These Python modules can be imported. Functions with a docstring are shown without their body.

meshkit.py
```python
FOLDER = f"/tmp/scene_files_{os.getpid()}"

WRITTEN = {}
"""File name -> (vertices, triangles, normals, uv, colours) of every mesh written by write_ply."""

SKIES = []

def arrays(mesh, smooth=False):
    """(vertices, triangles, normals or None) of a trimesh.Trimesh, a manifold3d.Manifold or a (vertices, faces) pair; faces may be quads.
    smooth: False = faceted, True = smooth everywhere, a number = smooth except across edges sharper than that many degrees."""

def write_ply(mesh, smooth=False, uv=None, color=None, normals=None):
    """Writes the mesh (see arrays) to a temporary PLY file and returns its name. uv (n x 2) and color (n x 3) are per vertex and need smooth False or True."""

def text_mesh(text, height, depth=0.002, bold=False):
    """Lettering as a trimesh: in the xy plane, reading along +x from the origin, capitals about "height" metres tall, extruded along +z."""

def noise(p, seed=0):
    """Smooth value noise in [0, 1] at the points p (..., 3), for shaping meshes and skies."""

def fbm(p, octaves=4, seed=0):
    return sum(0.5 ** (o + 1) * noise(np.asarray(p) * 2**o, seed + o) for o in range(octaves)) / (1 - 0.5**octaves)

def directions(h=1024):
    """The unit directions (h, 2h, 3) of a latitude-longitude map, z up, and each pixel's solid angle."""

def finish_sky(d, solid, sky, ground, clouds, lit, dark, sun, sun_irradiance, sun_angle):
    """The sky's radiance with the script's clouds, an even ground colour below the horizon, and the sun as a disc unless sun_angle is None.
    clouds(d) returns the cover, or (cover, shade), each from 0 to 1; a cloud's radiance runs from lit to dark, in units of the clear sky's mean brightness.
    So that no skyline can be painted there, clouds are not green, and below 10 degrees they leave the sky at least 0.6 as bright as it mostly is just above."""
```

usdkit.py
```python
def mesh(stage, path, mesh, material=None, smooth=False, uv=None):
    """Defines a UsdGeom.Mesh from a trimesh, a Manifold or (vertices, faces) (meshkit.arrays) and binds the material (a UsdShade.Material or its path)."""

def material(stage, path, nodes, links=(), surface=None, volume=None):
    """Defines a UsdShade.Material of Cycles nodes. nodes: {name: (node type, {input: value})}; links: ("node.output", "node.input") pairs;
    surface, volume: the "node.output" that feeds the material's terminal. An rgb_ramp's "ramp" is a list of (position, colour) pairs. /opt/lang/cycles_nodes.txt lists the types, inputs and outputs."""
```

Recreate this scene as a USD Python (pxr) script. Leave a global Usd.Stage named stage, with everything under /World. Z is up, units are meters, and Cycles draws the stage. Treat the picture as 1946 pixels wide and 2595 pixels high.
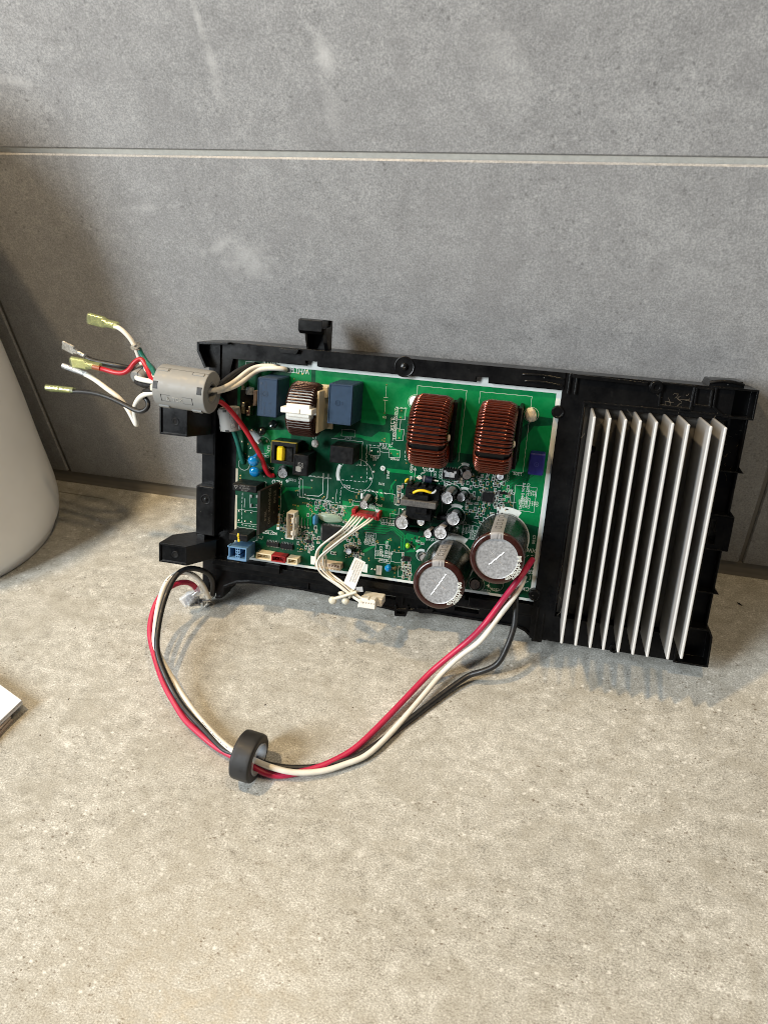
import math, random
import numpy as np
import trimesh
import manifold3d as m3
import usdkit, meshkit
from shapely.geometry import Polygon, LineString, Point
from shapely.ops import unary_union
from scipy.interpolate import CubicSpline, PchipInterpolator
from pxr import Usd, UsdGeom, UsdLux, UsdShade, Gf, Sdf

stage = Usd.Stage.CreateInMemory()
UsdGeom.SetStageUpAxis(stage, UsdGeom.Tokens.z)
UsdGeom.SetStageMetersPerUnit(stage, 1.0)
UsdGeom.Xform.Define(stage, '/World')
rnd = random.Random(7)

# ------------------------------------------------------------------ camera
CAM = np.array([0.0, -0.513561, 0.48])
R = np.array([[0.958442, 0.2768346, -0.0689309], [0.130228, -0.6395238, -0.7576609], [-0.2538297, 0.7171973, -0.6489981]])                      # rows: right, down, forward
cam = UsdGeom.Camera.Define(stage, '/World/camera')
cam.CreateHorizontalApertureAttr(24.0)
cam.CreateVerticalApertureAttr(32.0)
cam.CreateFocalLengthAttr(24.4193)
cam.CreateClippingRangeAttr((0.01, 100.0))
m = np.eye(4)
m[0, :3], m[1, :3], m[2, :3], m[3, :3] = R[0], -R[1], -R[2], CAM
cam.AddTransformOp().Set(Gf.Matrix4d(*m.ravel().tolist()))
cam.CreateExposureAttr(0.0)

# ------------------------------------------------------------------ light: a warm lamp overhead, a cool window low on one side, dim room
dome = UsdLux.DomeLight.Define(stage, '/World/room_light')
usdkit.material(stage, '/World/Looks/room_air', {'b': ('background_shader', {'color': (0.80, 0.86, 1.0), 'strength': 0.05})}, surface='b.background')
UsdShade.MaterialBindingAPI.Apply(dome.GetPrim()).Bind(UsdShade.Material.Get(stage, '/World/Looks/room_air'))

def aim(prim, pos, target):
    z = np.array(pos, float) - np.array(target, float); z /= np.linalg.norm(z)
    x = np.cross([0, 0, 1.0], z); x /= np.linalg.norm(x)
    y = np.cross(z, x)
    t = np.eye(4); t[0, :3], t[1, :3], t[2, :3], t[3, :3] = x, y, z, pos
    prim.AddTransformOp().Set(Gf.Matrix4d(*t.ravel().tolist()))

def disk_lamp(name, pos, target, radius, power, color):
    l = UsdLux.DiskLight.Define(stage, '/World/' + name)
    l.CreateRadiusAttr(radius); l.CreateIntensityAttr(power); l.CreateColorAttr(Gf.Vec3f(*color)); l.CreateNormalizeAttr(True)
    aim(l, pos, target)

def rect_lamp(name, pos, target, w, h, power, color):
    l = UsdLux.RectLight.Define(stage, '/World/' + name)
    l.CreateWidthAttr(w); l.CreateHeightAttr(h); l.CreateIntensityAttr(power); l.CreateColorAttr(Gf.Vec3f(*color)); l.CreateNormalizeAttr(True)
    aim(l, pos, target)

disk_lamp('ceiling_lamp', (-0.60, -0.24, 1.30), (-0.15, -0.15, 0.0), 0.028, 3.4, (1.0, 0.74, 0.43))
disk_lamp('ceiling_lamp_001', (0.20, -0.24, 1.35), (0.0, -0.15, 0.0), 0.028, 1.25, (1.0, 0.74, 0.42))
rect_lamp('window_light', (-1.95, -2.05, 1.78), (-0.15, -0.10, 0.1), 0.65, 1.7, 41.5, (0.90, 0.962, 1.0))

# ------------------------------------------------------------------ materials
def mat(name, nodes, links=(), surface='p.BSDF'):
    return usdkit.material(stage, '/World/Looks/' + name, nodes, links, surface=surface)

def plain(name, color, rough=0.5, metal=0.0, vary=0.12, scale=300.0, bump=0.0, bscale=900.0, coat=0.0, spec=0.5, bevel=0.0, trans=0.0, rvary=0.12):
    """A solid colour with slight procedural mottling, uneven gloss and fine relief."""
    dark = tuple(c * (1 - vary) for c in color); light = tuple(min(1, c * (1 + vary)) for c in color)
    nodes = {'g': ('geometry', {}),
             'n': ('noise_texture', {'scale': scale, 'detail': 4.0, 'roughness': 0.6}),
             'r': ('rgb_ramp', {'ramp': [(0.3, dark), (0.7, light)]}),
             'rr': ('map_range', {'from_min': 0.3, 'from_max': 0.7, 'to_min': max(0.02, rough - rvary), 'to_max': min(1, rough + rvary)}),
             'p': ('principled_bsdf', {'metallic': metal, 'coat_weight': coat, 'specular_ior_level': spec, 'transmission_weight': trans})}
    links = [('g.position', 'n.vector'), ('n.fac', 'r.fac'), ('r.color', 'p.base_color'), ('n.fac', 'rr.value'), ('rr.result', 'p.roughness')]
    if bump:
        nodes['n2'] = ('noise_texture', {'scale': bscale, 'detail': 3.0})
        nodes['bm'] = ('bump', {'strength': bump, 'distance': 0.0004})
        links += [('g.position', 'n2.vector'), ('n2.fac', 'bm.height'), ('bm.normal', 'p.normal')]
        if bevel:
            nodes['bv'] = ('bevel', {'radius': bevel}); links += [('bv.bevel', 'bm.normal')]
    elif bevel:
        nodes['bv'] = ('bevel', {'radius': bevel}); links += [('bv.bevel', 'p.normal')]
    return mat(name, nodes, links)

BLACK = mat('dusty_black_plastic', {   # moulded plastic with a thin film of dust, stray specks and handling marks
    'g': ('geometry', {}), 'n': ('noise_texture', {'scale': 55.0, 'detail': 6.0, 'roughness': 0.7}), 'f': ('noise_texture', {'scale': 1500.0, 'detail': 2.0}),
    'mp': ('mapping', {'mapping_type': 'point', 'scale': (1.0, 1.0, 0.12), 'rotation': (0.3, 0.2, 0.5)}), 'sc': ('noise_texture', {'scale': 420.0, 'detail': 2.0, 'distortion': 0.2}),
    'v': ('voronoi_texture', {'scale': 210.0}), 'vc': ('separate_color', {}), 'vm': ('map_range', {'from_min': 0.05, 'from_max': 0.10, 'to_min': 1.0, 'to_max': 0.0, 'clamp': True}), 'vs': ('map_range', {'from_min': 0.90, 'from_max': 0.93, 'to_min': 0.0, 'to_max': 0.8, 'clamp': True}), 'vf': ('math', {'math_type': 'multiply'}),
    'r': ('rgb_ramp', {'ramp': [(0.35, (0.0022, 0.0023, 0.0026)), (0.58, (0.0036, 0.0036, 0.0038)), (0.80, (0.0065, 0.0063, 0.006))]}),
    'scm': ('map_range', {'from_min': 0.66, 'from_max': 0.74, 'to_min': 0.0, 'to_max': 0.25, 'clamp': True}), 'x1': ('mix', {'color2': (0.02, 0.02, 0.02)}), 'x2': ('mix', {'color2': (0.22, 0.21, 0.19)}),
    'rr': ('map_range', {'from_min': 0.3, 'from_max': 0.7, 'to_min': 0.20, 'to_max': 0.36}), 'bv': ('bevel', {'radius': 0.0005}), 'bm': ('bump', {'strength': 0.10, 'distance': 0.0004}),
    'p': ('principled_bsdf', {'specular_ior_level': 0.32})},
    [('g.position', 'n.vector'), ('g.position', 'f.vector'), ('g.position', 'mp.vector'), ('mp.vector', 'sc.vector'), ('g.position', 'v.vector'), ('v.distance', 'vm.value'), ('v.color', 'vc.color'), ('vc.r', 'vs.value'), ('vm.result', 'vf.value1'), ('vs.result', 'vf.value2'),
     ('n.fac', 'r.fac'), ('r.color', 'x1.color1'), ('sc.fac', 'scm.value'), ('scm.result', 'x1.fac'), ('x1.color', 'x2.color1'), ('vf.value', 'x2.fac'), ('x2.color', 'p.base_color'), ('n.fac', 'rr.value'), ('rr.result', 'p.roughness'), ('f.fac', 'bm.height'), ('bv.bevel', 'bm.normal'), ('bm.normal', 'p.normal')])
BLACK2 = plain('black_part', (0.0035, 0.0035, 0.0038), 0.42, spec=0.22, vary=0.25, bump=0.1, bevel=0.0003)
DARKIC = plain('chip_resin', (0.005, 0.005, 0.0055), 0.5, spec=0.22, vary=0.2, bump=0.15, bscale=3000)
PCB = plain('board_green', (0.001, 0.052, 0.023), 0.30, spec=0.35, vary=0.10, scale=90)
COPPER = plain('board_green_over_copper', (0.002, 0.172, 0.050), 0.30, spec=0.35, vary=0.10, scale=90)
GAP = plain('board_gap', (0.001, 0.030, 0.014), 0.4)
EDGE = plain('bare_board_edge', (0.62, 0.66, 0.64), 0.6, vary=0.06)
SILK = plain('white_ink', (0.66, 0.69, 0.65), 0.6, vary=0.08)
SOLDER = plain('solder', (0.75, 0.74, 0.72), 0.25, metal=1.0, vary=0.1)
GOLD = plain('gilt_pad', (0.72, 0.47, 0.16), 0.35, metal=1.0, vary=0.15)
STEEL = plain('tinned_steel', (0.62, 0.61, 0.58), 0.28, metal=1.0, vary=0.12)
STEELB = plain('brassy_steel', (0.66, 0.58, 0.38), 0.25, metal=1.0, vary=0.12)
WINDING = plain('enamelled_wire', (0.15, 0.026, 0.009), 0.15, metal=0.7, vary=0.25, scale=200, coat=0.8, rvary=0.06)
WINDING2 = plain('dark_enamelled_wire', (0.030, 0.009, 0.005), 0.2, metal=0.3, vary=0.25, scale=200, spec=0.4, rvary=0.06)
WHITEP = plain('white_plastic', (0.80, 0.78, 0.72), 0.45, vary=0.05, bevel=0.0003)
IVORY = plain('ivory_plastic', (0.74, 0.64, 0.44), 0.5, vary=0.06, bevel=0.0003)
BLUEBOX = plain('slate_blue_resin', (0.014, 0.036, 0.076), 0.5, spec=0.3, vary=0.12, bump=0.2, bscale=2500, bevel=0.0006)
BLUEDK = plain('deep_blue_film', (0.008, 0.010, 0.16), 0.5, vary=0.12, bevel=0.0005)
BLUEC = plain('bright_blue_lacquer', (0.004, 0.20, 0.48), 0.16, vary=0.08, coat=0.6)
BLUEK = plain('light_blue_nylon', (0.105, 0.23, 0.40), 0.45, vary=0.06, bevel=0.0003)
REDP = plain('red_plastic', (0.30, 0.010, 0.012), 0.4, vary=0.08, bevel=0.0003)
REDW = plain('red_insulation', (0.42, 0.008, 0.020), 0.40, vary=0.10, scale=120)
PINKW = plain('rose_red_insulation', (0.48, 0.016, 0.065), 0.42, vary=0.08, scale=120)
GREENW = plain('green_insulation', (0.004, 0.115, 0.085), 0.4, vary=0.1)
BLACKW = plain('black_insulation', (0.014, 0.014, 0.015), 0.42, vary=0.2)
WHITEW = plain('aged_white_insulation', (0.82, 0.78, 0.69), 0.42, vary=0.14, scale=70)
WHITEW2 = plain('white_insulation', (0.80, 0.78, 0.72), 0.4, vary=0.05, scale=90)
HARNW = plain('thin_white_insulation', (0.76, 0.72, 0.63), 0.45, vary=0.12, scale=150)
GREYF = plain('grey_nylon', (0.255, 0.255, 0.245), 0.5, vary=0.05, bump=0.12, bscale=2500, bevel=0.0004)
FERR = plain('ferrite', (0.020, 0.020, 0.021), 0.55, vary=0.3, scale=150, bump=0.2, bscale=1800, bevel=0.0008)
SLEEVE = plain('brown_sleeve', (0.030, 0.0075, 0.005), 0.28, vary=0.12, coat=0.5)
GREYS = plain('grey_print', (0.30, 0.30, 0.31), 0.4, vary=0.05)
CANTOP = plain('mottled_aluminium', (0.50, 0.51, 0.53), 0.40, metal=0.6, vary=0.16, scale=700, bump=0.12, bscale=1200)
CANSM = plain('small_can_top', (0.74, 0.74, 0.75), 0.3, metal=0.7, vary=0.1, scale=500)
YELLOW = plain('yellow_tape', (0.80, 0.55, 0.010), 0.35, vary=0.1)
YELLOWD = plain('yellow_edge', (0.32, 0.26, 0.03), 0.5, vary=0.15)
GREYC = plain('grey_ferrite_core', (0.095, 0.092, 0.088), 0.5, vary=0.12, bump=0.2, bscale=2500, bevel=0.0004)
BROWNIC = plain('dark_brown_module', (0.010, 0.0075, 0.004), 0.5, spec=0.25, vary=0.15, bump=0.3, bscale=2500)
GLUE = plain('ivory_glue', (0.78, 0.70, 0.56), 0.25, vary=0.05)
LIME = plain('lime_lacquer', (0.22, 0.50, 0.01), 0.2, vary=0.06, coat=0.5)
ALUD = plain('dark_aluminium', (0.10, 0.094, 0.085), 0.6, metal=0.3, vary=0.2, scale=150)  # heat sink plate, coloured darker than its fins
ALU = mat('extruded_aluminium', {   # shade towards the fin roots and light on the outer edges painted into the colour
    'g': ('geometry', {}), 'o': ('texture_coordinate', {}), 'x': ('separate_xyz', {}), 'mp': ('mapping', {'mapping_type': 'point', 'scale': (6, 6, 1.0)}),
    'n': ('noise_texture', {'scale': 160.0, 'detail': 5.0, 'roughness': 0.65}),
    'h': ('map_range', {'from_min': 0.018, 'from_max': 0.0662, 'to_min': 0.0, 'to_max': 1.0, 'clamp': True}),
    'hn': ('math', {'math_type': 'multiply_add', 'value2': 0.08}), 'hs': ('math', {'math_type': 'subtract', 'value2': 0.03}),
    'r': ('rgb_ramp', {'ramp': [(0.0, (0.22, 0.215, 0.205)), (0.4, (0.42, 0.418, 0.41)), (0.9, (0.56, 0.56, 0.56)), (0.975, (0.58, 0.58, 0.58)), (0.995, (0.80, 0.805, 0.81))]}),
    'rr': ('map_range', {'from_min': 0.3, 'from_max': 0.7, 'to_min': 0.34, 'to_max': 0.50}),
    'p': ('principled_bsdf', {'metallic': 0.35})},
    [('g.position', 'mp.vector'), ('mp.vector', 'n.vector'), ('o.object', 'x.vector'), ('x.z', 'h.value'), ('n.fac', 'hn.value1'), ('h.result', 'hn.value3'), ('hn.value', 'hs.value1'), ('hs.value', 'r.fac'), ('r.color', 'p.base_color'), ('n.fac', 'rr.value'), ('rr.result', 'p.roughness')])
CLEARP = mat('clear_sleeve', {'t': ('transparent_bsdf', {'color': (0.93, 0.95, 0.96)}), 'd': ('principled_bsdf', {'base_color': (0.85, 0.88, 0.92), 'roughness': 0.2}), 'm': ('mix_closure', {'fac': 0.35})},
             [('t.BSDF', 'm.closure1'), ('d.BSDF', 'm.closure2')], 'm.closure')
GREENP = mat('green_clear_sleeve', {'t': ('transparent_bsdf', {'color': (0.88, 0.93, 0.72)}), 'd': ('principled_bsdf', {'base_color': (0.60, 0.66, 0.34), 'roughness': 0.18}), 'm': ('mix_closure', {'fac': 0.26})},
             [('t.BSDF', 'm.closure1'), ('d.BSDF', 'm.closure2')], 'm.closure')
GEL = mat('clouded_sealant', {'t': ('transparent_bsdf', {'color': (0.75, 0.88, 0.76)}), 'd': ('principled_bsdf', {'base_color': (0.40, 0.52, 0.42), 'roughness': 0.25}), 'm': ('mix_closure', {'fac': 0.55})},
          [('t.BSDF', 'm.closure1'), ('d.BSDF', 'm.closure2')], 'm.closure')
# black shrink film of the big capacitors, faintly see-through and crinkled
FILM = plain('dark_shrink_film', (0.006, 0.0075, 0.006), 0.27, vary=0.5, scale=420, bump=0.3, bscale=420, spec=0.2)

def stone(name, ramp, speck, pale, blotch, rough, seed, stretch=(1, 1, 1), bump=0.12, scuffs=(), fleck=0.75, chips=0.5, grain=0.3, cloudy=0.68):
    """Concrete-look porcelain: cloudy tone, fine grain, dark flecks and pale chips of uneven size, and worn pale scuffs at given places."""
    nodes = {
        'g': ('geometry', {}),
        'mp': ('mapping', {'mapping_type': 'point', 'location': (seed, seed * 0.7, 0), 'scale': stretch}),
        'cloud': ('noise_texture', {'scale': 7.0, 'detail': 7.0, 'roughness': 0.62, 'distortion': 0.4}),
        'mid': ('noise_texture', {'scale': 85.0, 'detail': 6.0, 'roughness': 0.72, 'distortion': 0.4}),
        'fine': ('noise_texture', {'scale': 760.0, 'detail': 3.0, 'roughness': 0.8}),
        'a1': ('mix_float', {'fac': cloudy}), 'a2': ('mix_float', {'fac': 0.48}),
        'ramp': ('rgb_ramp', {'ramp': ramp}),
        'gr': ('map_range', {'from_min': 0.36, 'from_max': 0.64, 'to_min': 1.0 - grain, 'to_max': 1.0 + grain}), 'gm': ('mix', {'mix_type': 'multiply', 'fac': 1.0}), 'gc': ('combine_color', {}),
        'patchy': ('noise_texture', {'scale': 16.0, 'detail': 4.0, 'roughness': 0.6, 'distortion': 0.5}), 'pm': ('map_range', {'from_min': 0.42, 'from_max': 0.60, 'to_min': 0.15, 'to_max': 1.15, 'clamp': True}),
        'warp': ('noise_texture', {'scale': 500.0, 'detail': 3.0, 'roughness': 0.7}),
        'vs': ('math', {'math_type': 'multiply_add', 'value2': 0.9, 'value3': -0.42}),
        'bl': ('noise_texture', {'scale': 24.0, 'detail': 5.0, 'roughness': 0.65, 'distortion': 0.8}),
        'blm': ('map_range', {'from_min': 0.48, 'from_max': 0.62, 'to_min': 0.0, 'to_max': 0.45, 'clamp': True}),
        'mx0': ('mix', {'color2': blotch}),
        'rr': ('map_range', {'from_min': 0.35, 'from_max': 0.65, 'to_min': rough - 0.10, 'to_max': rough + 0.08}),
        'bm': ('bump', {'strength': bump, 'distance': 0.0010}),
        'p': ('principled_bsdf', {})}
    links = [('g.position', 'mp.vector')] + [('mp.vector', k + '.vector') for k in ('cloud', 'mid', 'fine', 'warp', 'bl')] + [
        ('cloud.fac', 'a1.a'), ('mid.fac', 'a1.b'), ('a1.result', 'a2.a'), ('fine.fac', 'a2.b'), ('a2.result', 'ramp.fac'),
        ('mp.vector', 'patchy.vector'), ('patchy.fac', 'pm.value'), ('warp.fac', 'vs.value1'), ('bl.fac', 'blm.value'), ('ramp.color', 'mx0.color1'), ('blm.result', 'mx0.fac'),
        ('fine.fac', 'gr.value'), ('gr.result', 'gc.r'), ('gr.result', 'gc.g'), ('gr.result', 'gc.b'), ('mx0.color', 'gm.color1'), ('gc.color', 'gm.color2'), ('mid.fac', 'rr.value'), ('rr.result', 'p.roughness'), ('a2.result', 'bm.height'), ('bm.normal', 'p.normal')]
    last = 'gm.color'
    # (scale, size, share of cells, strength, colour): flecks of several sizes
    for i, (sc, lo, hi, sel, amt, col) in enumerate(((330, .16, .30, .70, fleck, speck), (170, .10, .26, .70, fleck, speck), (80, .04, .15, .78, fleck * .8, speck), (210, .12, .42, .76, chips, pale), (60, .05, .30, .86, chips, pale))):
        k = f'f{i}'
        nodes.update({k + 'v': ('voronoi_texture', {'scale': float(sc)}), k + 'a': ('math', {'math_type': 'add'}),
                      k + 'm': ('map_range', {'from_min': lo, 'from_max': hi, 'to_min': 1.0, 'to_max': 0.0, 'clamp': True}), k + 's': ('separate_color', {}),
                      k + 'n': ('map_range', {'from_min': sel, 'from_max': sel + 0.12, 'to_min': 0.0, 'to_max': amt, 'clamp': True}), k + 'f': ('math', {'math_type': 'multiply'}), k + 'q': ('math', {'math_type': 'multiply'}), k + 'x': ('mix', {'color2': col})})
        links += [('mp.vector', k + 'v.vector'), (k + 'v.distance', k + 'a.value1'), ('vs.value', k + 'a.value2'), (k + 'a.value', k + 'm.value'), (k + 'v.color', k + 's.color'), (k + 's.g', k + 'n.value'),
                  (k + 'm.result', k + 'f.value1'), (k + 'n.result', k + 'f.value2'), (last, k + 'x.color1'), (k + 'f.value', k + 'q.value1'), ('pm.result', k + 'q.value2'), (k + 'q.value', k + 'x.fac')]
        last = k + 'x.color'
    for i, (x, y, z, rx, ry, rz, tilt, amt) in enumerate(scuffs):
        k = f's{i}'
        # the scuff's own frame: moved to the origin, turned, scaled to a unit ball, its edge broken by noise
        nodes.update({k + 'o': ('vector_math', {'math_type': 'subtract', 'vector2': (x, y, z)}), k + 'r': ('vector_rotate', {'rotate_type': 'y_axis', 'angle': tilt}), k + 'd': ('vector_math', {'math_type': 'divide', 'vector2': (rx, ry, rz)}),
                      k + 'l': ('vector_math', {'math_type': 'length'}), k + 'w': ('math', {'math_type': 'multiply_add', 'value2': -2.6}), k + 'm': ('map_range', {'from_min': 0.0, 'from_max': -1.6, 'to_min': 0.0, 'to_max': amt, 'clamp': True}), k + 'x': ('mix', {'color2': pale})})
        links += [('g.position', k + 'o.vector1'), (k + 'o.vector', k + 'r.vector'), (k + 'r.vector', k + 'd.vector1'), (k + 'd.vector', k + 'l.vector1'), ('mid.fac', k + 'w.value1'), (k + 'l.value', k + 'w.value3'), (k + 'w.value', k + 'm.value'), (last, k + 'x.color1'), (k + 'm.result', k + 'x.fac')]
        last = k + 'x.color'
    links.append((last, 'p.base_color'))
    return mat(name, nodes, links)

WALLM = stone('grey_tile', [(0.34, (0.20, 0.202, 0.207)), (0.50, (0.282, 0.285, 0.290)), (0.66, (0.385, 0.387, 0.39))], (0.105, 0.105, 0.108), (0.50, 0.50, 0.50), (0.235, 0.235, 0.24), 0.46, 3.1, (1, 1, 1), fleck=0.50, chips=0.5, grain=0.13, cloudy=0.66,
              scuffs=[(-0.2744, 0.0, 0.4048, 0.0141, 0.05, 0.0028, -1.439, 0.72), (-0.2712, 0.0, 0.3807, 0.0239, 0.05, 0.0043, -1.436, 0.72), (-0.195, 0.0, 0.3857, 0.014, 0.05, 0.0056, -1.257, 0.72), (-0.1917, 0.0, 0.359, 0.0284, 0.05, 0.0066, -1.544, 0.31), (-0.4258, 0.0, 0.3713, 0.0184, 0.05, 0.0037, -0.135, 0.72), (-0.2943, 0.0, 0.2588, 0.0154, 0.05, 0.0045, 0.525, 0.72), (-0.2721, 0.0, 0.2523, 0.0196, 0.05, 0.0103, 0.293, 0.56), (-0.2658, 0.0, 0.2434, 0.0222, 0.05, 0.0082, 0.272, 0.49), (-0.3423, 0.0, 0.2867, 0.0296, 0.05, 0.0029, 0.107, 0.28), (-0.0855, 0.0, 0.3837, 0.0258, 0.05, 0.0155, -1.035, 0.21)])
COUNTERM = stone('beige_worktop', [(0.37, (0.19, 0.182, 0.157)), (0.45, (0.355, 0.345, 0.308)), (0.54, (0.485, 0.477, 0.435)), (0.64, (0.74, 0.735, 0.695))], (0.17, 0.145, 0.115), (0.80, 0.795, 0.75), (0.33, 0.312, 0.262), 0.44, 9.7, (1, 1.4, 1), fleck=0.95, chips=0.7, grain=0.17, cloudy=0.72)
GROUT = plain('pale_grout', (0.46, 0.445, 0.40), 0.8, vary=0.10, scale=300, bump=0.5, bscale=1200)
SEAL = plain('grey_sealant', (0.15, 0.142, 0.125), 0.45, vary=0.10, scale=60, bump=0.2, bscale=200)
BACKER = plain('mortar', (0.10, 0.095, 0.09), 0.9, vary=0.1)
CANM = plain('matt_white_enamel', (0.86, 0.86, 0.85), 0.5, vary=0.03, scale=30, bump=0.05, bscale=2500)
PAPER = plain('white_paper', (0.80, 0.81, 0.84), 0.7, vary=0.03, scale=90)
PAPERB = plain('cream_paper_edge', (0.52, 0.44, 0.38), 0.75, vary=0.18, scale=1500)
TAGM = plain('white_label', (0.84, 0.85, 0.86), 0.55, vary=0.03)
INK = plain('black_ink', (0.03, 0.03, 0.035), 0.6)
INKG = plain('grey_ink', (0.20, 0.20, 0.19), 0.6)
DUST = plain('dust_fibre', (0.17, 0.145, 0.11), 0.9, vary=0.3)

# ------------------------------------------------------------------ scene tree helpers
MM = 0.001
used = {}
def numbered(path):
    n = used.get(path, 0); used[path] = n + 1
    return path if n == 0 else f'{path}_{n:03d}'

def tag(p, label=None, cat=None, group=None, kind=None):
    prim = p if isinstance(p, Usd.Prim) else p.GetPrim()
    for k, v in (('label', label), ('category', cat), ('group', group), ('kind', kind)):
        if v: prim.SetCustomDataByKey(k, v)
    return p

class Node:
    """A prim with the transform that turns its builder's millimetres into its own local metres."""
    def __init__(self, path, off): self.path, self.off = path, off
    @property
    def prim(self): return stage.GetPrimAtPath(self.path)

ROT = np.array([[0.9980375, 0.0134501, 0.0611574], [0.0490309, 0.4396458, -0.8968319], [-0.0389501, 0.8980705, 0.4381236]]); ORG = np.array([-0.269845, -0.047583, 0.192527])     # board frame: columns are along, up, out; origin at the board's upper corner
def board_to_world(q): return (ORG + ROT @ (np.array(q, float) * MM)) / MM

def thing(name, label, cat, base, board=False, group=None):
    """base in mm: in board coordinates when board, else world"""
    path = numbered('/World/' + name)
    x = UsdGeom.Xform.Define(stage, path)
    b = np.array(base, float)
    t = np.eye(4)
    if board:
        t[:3, :3] = ROT.T; t[3, :3] = board_to_world(b) * MM
    else:
        t[3, :3] = b * MM
    x.AddTransformOp().Set(Gf.Matrix4d(*t.ravel().tolist()))
    tag(x, label, cat, group)
    return Node(path, b)

def cat_mesh(ms):
    ms = [to_tm(m) for m in (ms if isinstance(ms, (list, tuple)) else [ms])]
    return ms[0] if len(ms) == 1 else trimesh.util.concatenate(ms)

def to_tm(m):
    if isinstance(m, trimesh.Trimesh): return m
    if hasattr(m, 'to_mesh'):
        a = m.to_mesh(); return trimesh.Trimesh(a.vert_properties[:, :3], a.tri_verts, process=False)
    return trimesh.Trimesh(np.asarray(m[0], float), np.asarray(m[1]), process=False)

def obj(name, mesh, material, parent, smooth=False, label=None, kind=None):
    mesh = cat_mesh(mesh)
    path = numbered(parent.path + '/' + name)
    v = (np.array(mesh.vertices) - parent.off) * MM
    usdkit.mesh(stage, path, (v, np.array(mesh.faces)), material, smooth=smooth)
    n = Node(path, parent.off)
    tag(n.prim, label, kind=kind)
    return n

# ------------------------------------------------------------------ shape helpers (all in mm)
def cbox(u0, u1, v0, v1, w0, w1, c=0.4):
    if u1 < u0: u0, u1 = u1, u0
    if v1 < v0: v0, v1 = v1, v0
    if w1 < w0: w0, w1 = w1, w0
    c = min(c, 0.45 * (u1 - u0), 0.45 * (v1 - v0), 0.45 * (w1 - w0))
    if c <= 0.02: return trimesh.creation.box(bounds=[(u0, v0, w0), (u1, v1, w1)])
    p = []
    for a in (0, 1):
        for b in (0, 1):
            for d in (0, 1):
                x, y, z = (u0, u1)[a], (v0, v1)[b], (w0, w1)[d]
                sx, sy, sz = (c, -c)[a], (c, -c)[b], (c, -c)[d]
                p += [(x, y + sy, z + sz), (x + sx, y, z + sz), (x + sx, y + sy, z)]
    return to_tm(m3.Manifold.hull_points(np.array(p)))

def prism(poly, w0, w1, holes=()):
    pg = poly if hasattr(poly, 'area') else Polygon(poly, holes)
    if not pg.is_valid: pg = pg.buffer(0)
    geoms = getattr(pg, 'geoms', [pg])
    out = []
    for g in geoms:
        if g.area < 1e-4: continue
        t = trimesh.creation.extrude_polygon(g, abs(w1 - w0)); t.apply_translation((0, 0, min(w0, w1))); out.append(t)
    return cat_mesh(out)

def frame_of(d):
    d = np.array(d, float) / np.linalg.norm(d)
    a = np.array([0, 0, 1.0]) if abs(d[2]) < 0.9 else np.array([1.0, 0, 0])
    x = np.cross(a, d); x /= np.linalg.norm(x)
    return x, np.cross(d, x), d

def place(mesh, origin, x, y, z):
    m = to_tm(mesh).copy(); t = np.eye(4); t[:3, 0], t[:3, 1], t[:3, 2], t[:3, 3] = x, y, z, origin
    m.apply_transform(t); return m

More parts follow.
